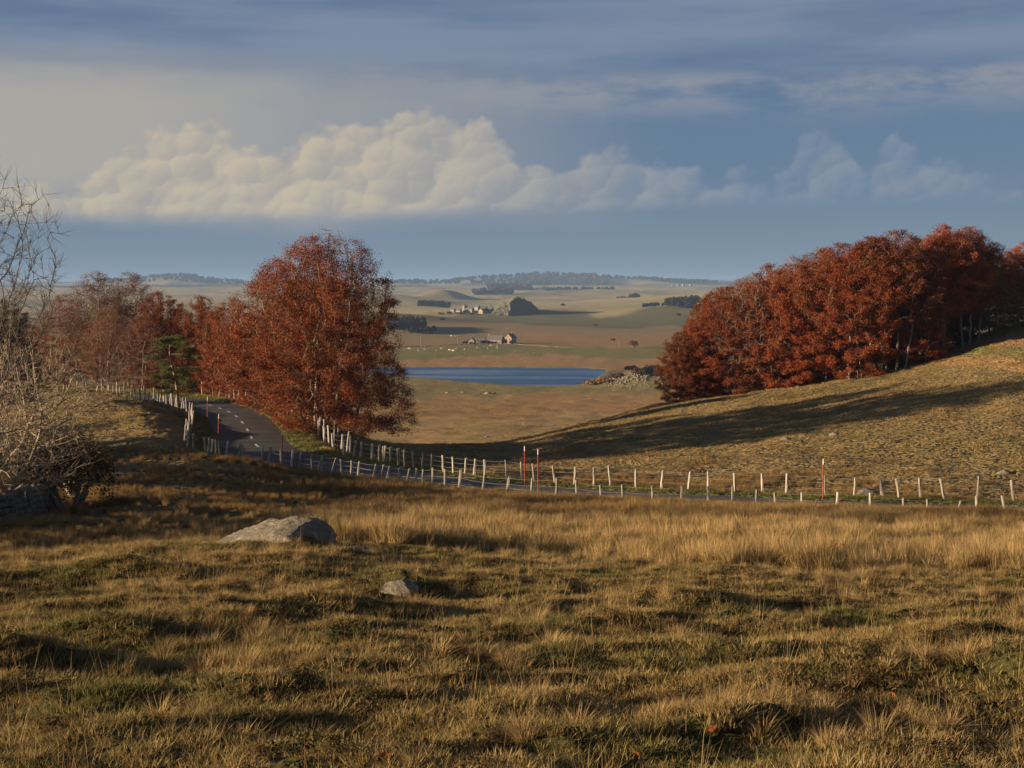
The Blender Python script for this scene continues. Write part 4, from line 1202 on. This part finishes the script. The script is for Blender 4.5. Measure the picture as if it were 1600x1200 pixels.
# pale farm wall / track edge along the front of the farm
def low_wall(pts, label, seed, size):
    root = empty('field_wall', gpt(*pts[0])); tag(root, label, 'wall', 'dry stone walls round the farm')
    r2 = random.Random(seed)
    for (a, b) in zip(pts, pts[1:]):
        A, B = gpt(*a), gpt(*b); n = int((B - A).length / (size * 1.7))
        for i in range(n):
            q_ = A.lerp(B, (i + r2.random()) / n); o = link('stone', HM[r2.randrange(5)], None, root)
            o.location = Vector((q_.x, q_.y, hz(q_.x, q_.y) + 0.2)) - root.location; k_ = size * r2.uniform(0.6, 1.1); o.scale = (k_ * 1.3, k_, k_); o.rotation_euler = (0, 0, r2.uniform(-.4, .4))
low_wall([(612, 1185), (660, 1196), (720, 1228), (770, 1236), (800, 1236)], 'low pale stone wall running left from the farm', 51, 0.85)
low_wall([(804, 1236), (830, 1212), (860, 1192), (900, 1178)], 'low pale stone wall running right and down from the farmhouse', 52, 0.75)
# cattle
def cow_mesh():
    bm = bmesh.new()
    V_ = [(-0.75, 0, 1.0), (0, 0, 0.98), (0.7, 0, 1.05), (1.05, 0, 1.0), (1.4, 0, 0.55), (1.62, 0, 0.3)]
    R_ = [0.34, 0.38, 0.34, 0.24, 0.17, 0.11]
    Ed = [(0, 1), (1, 2), (2, 3), (3, 4), (4, 5)]
    for (x, y, par_) in ((-0.72, 0.2, 0), (-0.72, -0.2, 0), (0.66, 0.2, 2), (0.66, -0.2, 2)):
        k0 = len(V_); V_ += [(x, y, 0.62), (x - 0.06, y, 0.34), (x, y, 0.0)]; R_ += [0.13, 0.075, 0.06]; Ed += [(par_, k0), (k0, k0 + 1), (k0 + 1, k0 + 2)]
    k0 = len(V_); V_ += [(-1.08, 0, 1.0), (-1.12, 0, 0.5)]; R_ += [0.05, 0.035]; Ed += [(0, k0), (k0, k0 + 1)]
    k0 = len(V_); V_ += [(1.36, 0.22, 0.66), (1.36, -0.22, 0.66)]; R_ += [0.05, 0.05]; Ed += [(4, k0), (4, k0 + 1)]
    me = bpy.data.meshes.new('cow_cage'); me.from_pydata(V_, Ed, [])
    ob = bpy.data.objects.new('cow_cage', me); col.objects.link(ob)
    ob.modifiers.new('s', 'SKIN'); 
    for sv, r__ in zip(me.skin_vertices[0].data, R_): sv.radius = (r__, r__)
    me.skin_vertices[0].data[1].use_root = True
    sm_ = ob.modifiers.new('d', 'SUBSURF'); sm_.levels = 1; sm_.render_levels = 1
    dg = bpy.context.evaluated_depsgraph_get(); m2 = bpy.data.meshes.new_from_object(ob.evaluated_get(dg))
    bpy.data.objects.remove(ob); m2.name = 'cow'; return m2
CM = cow_mesh(); CM.materials.clear(); CM.materials.append(MATS['hide'])
r_ = random.Random(9)
for i, (px, d) in enumerate([(640, 1150), (664, 1142), (690, 1150), (702, 1135), (715, 1150), (727, 1140), (746, 1165), (762, 1160), (777, 1165), (768, 1195), (779, 1192), (708, 1120), (682, 1128), (655, 1128), (705, 1480), (711, 1478)]):
    p = gpt(px, d); o = link('cow', CM); o.location = p; o.rotation_euler = (0, 0, r_.uniform(0, 6.28)); k_ = r_.uniform(1.0, 1.2); o.scale = (k_, k_, k_)
    tag(o, 'tiny pale cow grazing on the pasture by the farm', 'cow', 'cattle grazing round the farm')
shrub(990, 1170, 5.5, 5.5, 500, 0.5, 'shrub_leaf', 'lone brown thorn tree on the field right of the farm', 340, 'tree', name='thorn_tree')
shrub(958, 1300, 2.0, 2.2, 150, 0.5, 'dark_leaf', 'small dark bush on the rusty field right of the farm', 341)

# crag and village
def crag():
    bm = bmesh.new(); bmesh.ops.create_icosphere(bm, subdivisions=6, radius=1.0)
    co = np.array([v.co[:] for v in bm.verts])
    n = fbm(co[:, 0] * 1.6 + co[:, 2] * 0.8, co[:, 1] * 1.6 - co[:, 2] * 0.7, 5, 91)
    co = co * (1 + 0.22 * n)[:, None]
    rid = np.abs(fbm(co[:, 0] * 4 + co[:, 1] * 2, co[:, 2] * 1.5 + co[:, 1], 3, 95))
    co = co * (1 - 0.16 * rid)[:, None]
    x = co[:, 0]
    sx = np.where(x < 0, 54, 40); out_ = np.stack([x * sx, co[:, 1] * 42, np.maximum(co[:, 2], -0.25) * 36], 1)
    # long grassy ramp on the left, cliff in front and right
    ramp_ = np.clip(-x, 0, 1); out_[:, 2] *= 1 - 0.55 * ramp_ ** 1.1
    nn = np.array((0.62, -0.78, 0.10)); e = out_ @ nn - 22; out_ -= np.where(e > 0, e * 0.85, 0)[:, None] * nn
    for v, c in zip(bm.verts, out_): v.co = c
    return bm_mesh('crag', bm, True)
p = gpt(806, 2300); o = link('crag', crag(), MATS['cliff']); o.scale = (0.84, 0.84, 0.76); o.location = p + Vector((0, 0, -2)); tag(o, 'big rock crag with a shaded cliff above the distant village', 'crag')
o = link('crag', rock_mesh('small_crag', 11, 11, 13, 97, 4, 0.25, 2), MATS['cliff']); o.location = gpt(834, 2305); tag(o, 'small dark knob of rock at the right foot of the crag', 'crag')
house('church', 733, 2300, 14, 8, 5.5, 3.0, -0.45, 'cream_wall', 'slate', 'cream church with a square tower in the distant village', [(-1, 1.5, 1.2, 2.2, 'window'), (3, 1.5, 1.2, 2.2, 'window')], cat='church')
ch = [q for q in bpy.data.objects if q.name == 'church'][0]
part_box('tower', ch, 'cream_wall', -11.5, -7.2, -3, 3, -2, 10.5)
bm = bmesh.new(); bmesh.ops.create_cone(bm, cap_ends=True, segments=4, radius1=3.9, radius2=0.1, depth=3.4, matrix=Matrix.Translation((-9.35, 0, 12.2)) @ Matrix.Rotation(math.pi / 4, 4, 'Z')); link('tower_roof', bm_mesh('tower_roof', bm), MATS['slate'], ch)
for (px, d, w, rz, wm, lab) in [(753, 2290, 9, -0.3, 'cream_wall', 'bright cream gabled house below the crag'), (766, 2308, 8, 0.5, 'stone_wall_far', 'house tucked against the foot of the crag'), (717, 2295, 7, 0.2, 'stone_wall_far', 'small stone house left of the church'),
                                (764, 2330, 7, 0.2, 'cream_wall', 'upper cream house on the crag ramp'), (746, 2325, 7, -0.2, 'stone_wall_far', 'stone house between church and cream gable'), (708, 2305, 6, 0.1, 'stone_wall_far', 'leftmost little house of the distant village')]:
    house('village_house', px, d, w, 7, 4.5, 3.2, rz * 0.5 - 0.55, wm, 'slate', lab, [(-1.6, 0.2, 1.2, 2.0, 'door'), (1.6, 1.0, 1.1, 1.4, 'window')], gable_front=(w > 8))
for i, (px, d, rx, rz_) in enumerate([(728, 2312, 4, 8), (757, 2302, 6, 5), (772, 2290, 5, 5), (736, 2276, 5, 3), (703, 2290, 6, 4), (690, 2285, 5, 4), (777, 2300, 6, 7), (720, 2280, 6, 3)]):
    shrub(px, d, rx, rz_, 200, 1.1, 'far_mixed' if i % 2 else 'dark_leaf', 'dark tree standing among the distant village houses', 350 + i, 'tree', 'trees in the distant village', name='village_tree')

def wood(px0, px1, d0, d1, h, n_tree, mat, label, seed, leaf=1.6, per=60, name='far_wood'):
    r2 = np.random.default_rng(seed); blobs = []
    base = gpt((px0 + px1) / 2, (d0 + d1) / 2)
    px_ = r2.uniform(px0, px1, n_tree); dd = r2.uniform(d0, d1, n_tree); X = (px_ - 800) / F * dd; Z = height(X, dd)
    for x, y, z in zip(X, dd, Z):
        hh = h * r2.uniform(0.75, 1.1); blobs.append((x - base.x, y - base.y, z + hh * 0.5 - base.z, hh * 0.34, hh * 0.34, hh * 0.55))
    o = link(name, bush_cloud('wood', blobs, n_tree * per, leaf, seed, mat)); o.location = base
    return tag(o, label, 'wood', kind='stuff')
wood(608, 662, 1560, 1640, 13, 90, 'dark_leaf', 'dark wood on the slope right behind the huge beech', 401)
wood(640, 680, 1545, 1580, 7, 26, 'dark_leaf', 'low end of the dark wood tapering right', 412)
wood(655, 702, 3080, 3160, 14, 110, 'far_conifer', 'dark rectangular plantation left of the distant village', 402, 2.4)
wood(1042, 1092, 2260, 2330, 15, 110, 'far_conifer', 'dark plantation block just left of the hillside grove', 403, 2.0)
wood(1005, 1045, 2420, 2500, 6, 30, 'far_conifer', 'low scrub trailing left of the plantation block', 404, 2.0)
wood(965, 985, 3900, 4000, 16, 26, 'far_mixed', 'small copse on the pale plain behind the crag', 405, 3.0)
wood(985, 997, 3850, 3900, 20, 14, 'far_conifer', 'dark round copse on the pale plain right of the crag', 406, 3.0)
wood(760, 830, 6400, 7000, 26, 130, 'far_mixed', 'hazy woods on the far plain above the crag', 407, 6.0)
wood(740, 800, 5200, 5500, 20, 60, 'far_conifer', 'dark hazy strip of trees behind the crag', 408, 5.0)
wood(800, 950, 8400, 9300, 26, 260, 'far_mixed', 'hazy wooded hill on the horizon', 409, 8.0, 40)
wood(590, 840, 8700, 9500, 20, 240, 'far_conifer', 'dark tree line along the left horizon', 410, 8.0, 36)
wood(950, 1120, 9000, 10000, 20, 200, 'far_conifer', 'dark tree line along the right horizon', 411, 8.0, 36)
wood(150, 380, 8800, 9600, 20, 240, 'far_conifer', 'dark wooded ridge on the horizon behind the beech wood', 413, 8.0, 36)
wood(850, 960, 6100, 6500, 14, 60, 'far_conifer', 'thin dark hedge line on the hazy plain', 414, 5.0)
for i, (px, d, rx, rz_, lab) in enumerate([(1060, 2150, 4, 4, 'small dark thorn on the plain left of the plantation block'), (1008, 2650, 6, 5, 'lone round tree on the plain behind the rusty field'), (1016, 2660, 5, 4, 'smaller tree beside the lone round tree on the plain'), (930, 1900, 3, 3, 'small bush on the dark pasture right of the crag'),
                                          (880, 2900, 6, 5, 'lone tree on the pale plain right of the crag'), (655, 2500, 6, 5, 'lone tree left of the distant village'), (690, 1800, 4, 3, 'small bush on the brown field above the farm'), (1095, 1500, 4, 4, 'bush near the grove edge on the far field')]):
    shrub(px, d, rx, rz_, 220, 0.28 * rx ** 0.8, 'far_mixed' if i % 2 else 'dark_leaf', lab, 520 + i, 'tree', name='lone_tree')
for i, px in enumerate((1046, 1052, 1060, 1068, 1079)):
    house('hamlet_house', px, 7900 + 40 * i, 15, 11, 6, 4, 0.2 * i, 'cream_wall', 'stone_tiles', 'pale speck of a house on the far right plain', [(-4, 1, 2.5, 4, 'door'), (4, 2, 2.5, 3, 'window')])
    bpy.data.objects[-1] if False else None
for o in bpy.data.objects:
    if o.name.startswith('hamlet_house'): o['group'] = 'houses of the far hamlet'


# ------------------------------------------------------------------ grass
def tuft(n, h0, h1, rad, spread, width, seed, arch=0.5, segs=3):
    r2 = np.random.default_rng(seed); V, Q, T = [], [], []
    for i in range(n):
        a = r2.uniform(0, 6.283); rr = rad * math.sqrt(r2.random()); b = np.array((math.cos(a) * rr, math.sin(a) * rr, -0.03))
        da = a + r2.normal(0, 0.9); L = r2.uniform(h0, h1); out_ = spread * r2.uniform(0.15, 1.0) * (0.4 + rr / max(rad, 1e-3))
        side = np.array((-math.sin(da + r2.normal(0, .8)), math.cos(da), 0)); side /= np.linalg.norm(side)
        w = width * r2.uniform(0.6, 1.25); k0 = len(V)
        for s_ in range(segs):
            f = s_ / segs; c = b + np.array((math.cos(da), math.sin(da), 0)) * L * out_ * (f + arch * f * f) + np.array((0, 0, L * (f - 0.35 * arch * out_ * f * f)))
            ww = w * (1 - 0.55 * f)
            V += [c - side * ww, c + side * ww]
        f = 1.0; V.append(b + np.array((math.cos(da), math.sin(da), 0)) * L * out_ * (f + arch * f * f) + np.array((0, 0, L * (f - 0.35 * arch * out_))))
        for s_ in range(segs - 1): Q.append((k0 + 2 * s_, k0 + 2 * s_ + 1, k0 + 2 * s_ + 3, k0 + 2 * s_ + 2))
        T.append((k0 + 2 * segs - 2, k0 + 2 * segs - 1, k0 + 2 * segs))
    return mesh_np('tuft', np.array(V), Q, T)


def sprig(n, h, rad, seed):
    """low heath or herb: short stems with small leaves"""
    r2 = np.random.default_rng(seed); P_ = r2.normal(0, 1, (n, 3)); P_ /= np.linalg.norm(P_, axis=1, keepdims=True); P_[:, 2] = np.abs(P_[:, 2])
    P_ = P_ * r2.uniform(0.5, 1, (n, 1)) * np.array((rad, rad, h))
    return leaf_mesh('sprig', P_, 0.014, seed, 0.3, 0.5)


def variants(tagname, meshes, mat):
    c = bpy.data.collections.new(tagname)
    for i, m_ in enumerate(meshes):
        m_.materials.append(MATS[mat]); o = bpy.data.objects.new('%s_%02d' % (tagname, i), m_); c.objects.link(o)
    return c


def scatter(name, label, cat, coll, P_, rot, scl, var, tint):
    me = bpy.data.meshes.new(name); me.vertices.add(len(P_)); me.vertices.foreach_set('co', P_.astype(np.float32).ravel())
    for nm, ty, data in (('rot', 'FLOAT_VECTOR', rot), ('scl', 'FLOAT_VECTOR', scl)):
        a = me.attributes.new(nm, ty, 'POINT'); a.data.foreach_set('vector', data.astype(np.float32).ravel())
    a = me.attributes.new('var', 'INT', 'POINT'); a.data.foreach_set('value', var.astype(np.int32))
    a = me.attributes.new('tint', 'FLOAT', 'POINT'); a.data.foreach_set('value', tint.astype(np.float32))
    o = bpy.data.objects.new(name, me); col.objects.link(o); tag(o, label, cat, kind='stuff')
    ng = bpy.data.node_groups.new(name + '_spread', 'GeometryNodeTree')
    ng.interface.new_socket('Geometry', in_out='INPUT', socket_type='NodeSocketGeometry'); ng.interface.new_socket('Geometry', in_out='OUTPUT', socket_type='NodeSocketGeometry')
    N_ = ng.nodes; gi = N_.new('NodeGroupInput'); go = N_.new('NodeGroupOutput'); ip = N_.new('GeometryNodeInstanceOnPoints'); ci = N_.new('GeometryNodeCollectionInfo')
    ci.inputs[0].default_value = coll; ci.inputs['Separate Children'].default_value = True; ci.inputs['Reset Children'].default_value = True
    def na(nm, ty):
        n = N_.new('GeometryNodeInputNamedAttribute'); n.data_type = ty; n.inputs['Name'].default_value = nm; return n.outputs['Attribute']
    e2r = N_.new('FunctionNodeEulerToRotation'); ng.links.new(na('rot', 'FLOAT_VECTOR'), e2r.inputs[0])
    ng.links.new(gi.outputs[0], ip.inputs['Points']); ng.links.new(ci.outputs[0], ip.inputs['Instance']); ip.inputs['Pick Instance'].default_value = True
    ng.links.new(na('var', 'INT'), ip.inputs['Instance Index']); ng.links.new(e2r.outputs[0], ip.inputs['Rotation']); ng.links.new(na('scl', 'FLOAT_VECTOR'), ip.inputs['Scale'])
    ng.links.new(ip.outputs[0], go.inputs[0])
    md = o.modifiers.new('spread', 'NODES'); md.node_group = ng
    return o


def fan(n, d0, d1, power=1.0, margin=0.10):
    """points over the ground in a wedge wider than the view, even by area"""
    y = np.sqrt(rng.uniform(d0 ** 2, d1 ** 2, n)) if power == 1.0 else d0 * (d1 / d0) ** rng.random(n)
    x = rng.uniform(-0.364 - margin, 0.364 + margin, n) * (y + 3)
    return x, y


def lay_grass(name, label, cat, coll, nv, x, y, s0, s1, tint, zs=1.0, tilt=0.12, lean=(0.0, 0.0)):
    n = len(x); z = height(x, y)
    rot = np.stack([rng.normal(0, tilt, n) + lean[0], rng.normal(0, tilt, n) + lean[1], rng.uniform(0, 6.283, n)], 1)
    s_ = rng.uniform(s0, s1, n); scl = np.stack([s_, s_, s_ * zs * rng.uniform(0.75, 1.2, n)], 1)
    return scatter(name, label, cat, coll, np.stack([x, y, z], 1), rot, scl, rng.integers(0, nv, n), tint)


# short turf of the foreground
turf = variants('turf', [tuft(62, 0.035, 0.08, 0.13, 0.9, 0.0032, 700 + i, 0.4, 2) for i in range(6)], 'turf_blade')
x, y = fan(62000, 7.5, 36)
gt = fbm(x / 3.0, y / 3.0, 4, 61)
lay_grass('turf_grass', 'short olive turf covering the foreground hummocks', 'grass', turf, 6, x, y, 0.8, 1.5, 0.23 + 0.50 * gt + rng.normal(0, 0.15, len(x)))
# dry tussocks in the foreground, in drifts
tus = variants('tussock', [tuft(130, 0.14, 0.30, 0.07, 0.75, 0.0028, 720 + i, 0.8, 3) for i in range(5)], 'straw_blade')
x, y = fan(9000, 8, 36)
m_ = (fbm(x / 2.6, y / 1.8, 3, 73) + rng.normal(0, 0.25, len(x))) > (0.50 - 0.42 * ss(y, 22, 34))
x, y = x[m_], y[m_]
lay_grass('tussock_grass', 'dry straw tussocks dotted over the foreground turf', 'grass', tus, 5, x, y, 0.40, 1.05, rng.uniform(0, 0.6, len(x)), 1.0, 0.12, (0.0, 0.16))
# thin straws
stk = variants('straw', [tuft(5, 0.28, 0.50, 0.06, 0.35, 0.0016, 740 + i, 0.3, 3) for i in range(5)], 'straw_blade')
x, y = fan(2600, 8, 40)
lay_grass('straw_stalks', 'single thin straws standing over the foreground turf', 'grass', stk, 5, x, y, 0.7, 1.2, rng.uniform(0, 0.5, len(x)), 1.0, 0.1)
# herbs and heath cushions
hb = variants('heath', [sprig(260, 0.09, 0.16, 760 + i) for i in range(4)], 'heath_sprig')
x, y = fan(7000, 8, 48)
m_ = fbm(x / 2.0, y / 1.4, 3, 83) > 0.12
x, y = x[m_], y[m_]
lay_grass('heath_cushions', 'low brown heath cushions among the turf', 'heath', hb, 4, x, y, 0.7, 1.6, rng.uniform(0, 1, len(x)))
# tall straw meadow between the foreground and the road
tall_g = variants('meadow', [tuft(95, 0.38, 0.78, 0.17, 0.42, 0.0062, 780 + i, 0.5, 3) for i in range(6)], 'straw_blade')
x, y = fan(19000, 30, 86)
px_ = 800 + F * x / y
rd, _z = road_dist(x, y)
edge_ = 33.5 + 1.8 * fbm(x / 4, y * 0, 3, 91) - 3.0 * ss(px_, 700, 1300)
nearf = np.interp(px_, [a for a, b in sorted(NP)], [b for a, b in sorted(NP)]) + 0.6
tuftn = fbm(x / 3.5, y / 3.5, 3, 93)
left = ss(px_, 640, 380)
m_ = (y > edge_) & (y < nearf) & (rd > 3.2) & ((tuftn + rng.normal(0, 0.3, len(x))) > -0.55 + 0.25 * left)
x, y, tuftn, left = x[m_], y[m_], tuftn[m_], left[m_]
s_ = np.clip(0.82 + 0.35 * tuftn - 0.42 * left, 0.30, 1.3)
n = len(x); z = height(x, y)
scl = np.stack([s_ * rng.uniform(0.8, 1.2, n), s_ * rng.uniform(0.8, 1.2, n), s_ * rng.uniform(0.7, 1.15, n)], 1)
scatter('meadow_grass', 'tall bleached straw grass between the foreground and the road', 'grass', tall_g, np.stack([x, y, z], 1), np.stack([rng.normal(0, 0.12, n), rng.normal(0.08, 0.12, n), rng.uniform(0, 6.28, n)], 1), scl, rng.integers(0, 6, n),
        np.clip(0.25 + 0.55 * ss(y, 48, 64) + 0.25 * fbm(x / 6, y / 6, 3, 95) + 0.3 * left, 0, 1))
# denser fringe under the near fence
n0 = 7000; px_ = rng.uniform(560, 1850, n0); d_ = np.interp(px_, [a for a, b in sorted(NP)], [b for a, b in sorted(NP)]) + rng.uniform(-5.0, 1.0, n0); x = (px_ - 800) / F * d_; y = d_
rd, _z = road_dist(x, y); m_ = rd > 2.5; x, y, px_ = x[m_], y[m_], px_[m_]; n = len(x)
s_ = (0.56 + 0.28 * ss(px_, 650, 950)) * rng.uniform(0.7, 1.15, n) * (1 + 0.25 * fbm(x / 2.5, y / 2.5, 2, 94))
scatter('fence_grass', 'rank straw grass growing along the foot of the near fence', 'grass', tall_g, np.stack([x, y, height(x, y)], 1), np.stack([rng.normal(0, 0.12, n), rng.normal(0.06, 0.12, n), rng.uniform(0, 6.28, n)], 1), np.stack([s_, s_, s_], 1), rng.integers(0, 6, n), rng.uniform(0.3, 1.0, n))
# rushes and tussocks over the valley meadow
x, y = fan(16000, 185, 1150, 0.5, 0.02)
m_ = (lake_in(x, y) > 4) & (fbm(x / 30, y / 45, 3, 98) + rng.normal(0, 0.3, len(x)) > 0.0) & (np.abs(800 + F * x / y - 850) < 320)
x, y = x[m_], y[m_]; n = len(x); s_ = rng.uniform(1.2, 3.0, n) * (0.7 + y / 800)
scatter('valley_tussocks', 'tawny rush tussocks scattered over the valley meadow', 'grass', variants('rush', [tuft(46, 0.10, 0.20, 0.26, 0.8, 0.010, 840 + i, 0.5, 2) for i in range(3)], 'straw_blade'), np.stack([x, y, height(x, y)], 1), np.stack([rng.normal(0, 0.1, n), rng.normal(0, 0.1, n), rng.uniform(0, 6.28, n)], 1), np.stack([s_, s_, s_ * 0.8], 1), rng.integers(0, 3, n), rng.uniform(0.2, 1.0, n))
# rusty rank grass on the foot of the hill behind the far fence
n0 = 5200; px_ = rng.uniform(880, 1700, n0); d_ = np.interp(px_, [a for a, b in sorted(FP)], [b for a, b in sorted(FP)]) + rng.uniform(0.3, 10.0, n0); x = (px_ - 800) / F * d_; y = d_
m_ = fbm(x / 5, y / 4, 3, 96) + rng.normal(0, 0.25, n0) > 0.05 + 0.5 * ss(px_, 1150, 1450) ; x, y = x[m_], y[m_]; n = len(x); s_ = rng.uniform(0.28, 0.55, n)
scatter('rusty_grass', 'rusty rank grass on the foot of the slope behind the far fence', 'grass', tall_g, np.stack([x, y, height(x, y)], 1), np.stack([rng.normal(0, 0.12, n), rng.normal(0.06, 0.12, n), rng.uniform(0, 6.28, n)], 1), np.stack([s_ * 1.2, s_ * 1.2, s_], 1), rng.integers(0, 6, n), rng.uniform(0.7, 1.0, n))
# grazed grass of the hill and verges beyond
hill = variants('hillgrass', [tuft(46, 0.10, 0.24, 0.26, 0.8, 0.0085, 800 + i, 0.5, 2) for i in range(5)], 'straw_blade')
x, y = fan(46000, 72, 185)
rd, _z = road_dist(x, y); px_ = 800 + F * x / y
farf = np.interp(px_, [a for a, b in sorted(NP)], [b for a, b in sorted(NP)])
m_ = (rd > 2.7) & (y > farf) & (fbm(x / 4, y / 4, 3, 97) + rng.normal(0, 0.3, len(x)) > -0.25)
x, y, rd = x[m_], y[m_], rd[m_]
n = len(x); s_ = rng.uniform(0.6, 1.15, n) * (1 + 0.8 * ss(fbm(x / 5, y / 3, 3, 99), 0.2, 0.6)); z = height(x, y)
scatter('hill_grass', 'grazed tawny grass over the slopes beyond the road', 'grass', hill, np.stack([x, y, z], 1), np.stack([rng.normal(0, 0.1, n), rng.normal(0, 0.1, n), rng.uniform(0, 6.28, n)], 1), np.stack([s_, s_, s_ * rng.uniform(0.42, 0.8, n)], 1), rng.integers(0, 5, n),
        np.clip(0.35 + 0.9 * fbm(x / 8, y / 14, 3, 62), 0, 1))
# green verge of the road
vg = variants('verge', [tuft(50, 0.08, 0.2, 0.2, 0.8, 0.007, 820 + i, 0.5, 2) for i in range(4)], 'turf_blade')
x, y = fan(60000, 62, 135)
rd, _z = road_dist(x, y); m_ = (rd > 2.45) & (rd < 4.4)
x, y = x[m_], y[m_]
lay_grass('verge_grass', 'green verge grass along both edges of the road', 'grass', vg, 4, x, y, 0.6, 1.3, rng.uniform(0.5, 1.1, len(x)))

# fallen beech leaves
LM = []
for i in range(4):
    r2 = random.Random(900 + i); bm = bmesh.new(); n = 8; vs_ = []
    for k_ in range(n):
        a = 2 * math.pi * k_ / n; vs_.append(bm.verts.new((0.042 * math.cos(a) * r2.uniform(.85, 1.1), 0.027 * math.sin(a) * r2.uniform(.85, 1.1), 0.012 * math.cos(2 * a + i) + r2.uniform(-.004, .004))))
    cc = bm.verts.new((0, 0, -0.006))
    for k_ in range(n): bm.faces.new((vs_[k_], vs_[(k_ + 1) % n], cc))
    m_ = bm_mesh('leaf', bm); m_.materials.append(MATS['fallen_leaf']); LM.append(m_)
r_ = random.Random(44)
spots = [(130, 943), (235, 943), (90, 1090), (155, 1168), (310, 1050), (345, 1004), (545, 1058), (547, 917), (600, 1198), (635, 1005), (645, 1020), (664, 1173), (690, 1030), (755, 1032), (768, 1080), (885, 1122), (887, 1126), (912, 972), (940, 935), (985, 1005), (997, 1022), (1113, 1160), (995, 1193), (1240, 1125), (1380, 1125), (1395, 1098), (710, 1002), (640, 962), (1300, 990), (450, 985)]
for (px, py) in spots:
    ds = np.linspace(9.5, 33, 400); xs_ = (px - 800) / F * ds; zz = height(xs_, ds); k_ = np.argmax(-(zz) * F / ds + H < py)
    o = link('fallen_leaf', LM[r_.randrange(4)]); o.location = (xs_[k_], ds[k_], zz[k_] + 0.065); o.rotation_euler = (r_.uniform(-.9, .2) + 0.9, r_.uniform(-.6, .6), r_.uniform(0, 6.28)); k2 = r_.uniform(0.7, 1.15); o.scale = (k2, k2, k2)
    tag(o, 'single orange-red fallen beech leaf lying in the foreground turf', 'leaf', 'fallen leaves in the foreground turf')

# ------------------------------------------------------------------ air
bm = bmesh.new(); box_bm(bm, -26000, 26000, -60, 15900, -140, 95)
hm = bpy.data.materials.new('air'); hm.use_nodes = True; hm.node_tree.nodes.clear()
ho = hm.node_tree.nodes.new('ShaderNodeOutputMaterial'); pv = hm.node_tree.nodes.new('ShaderNodeVolumePrincipled')
pv.inputs['Color'].default_value = (0.40, 0.62, 1.0, 1); pv.inputs['Density'].default_value = 0.000062; pv.inputs['Anisotropy'].default_value = 0.0
hm.node_tree.links.new(pv.outputs[0], ho.inputs['Volume'])
hz_o = link('haze', bm_mesh('haze', bm), hm); tag(hz_o, 'thin blue autumn haze filling the far plain', 'haze', kind='stuff')
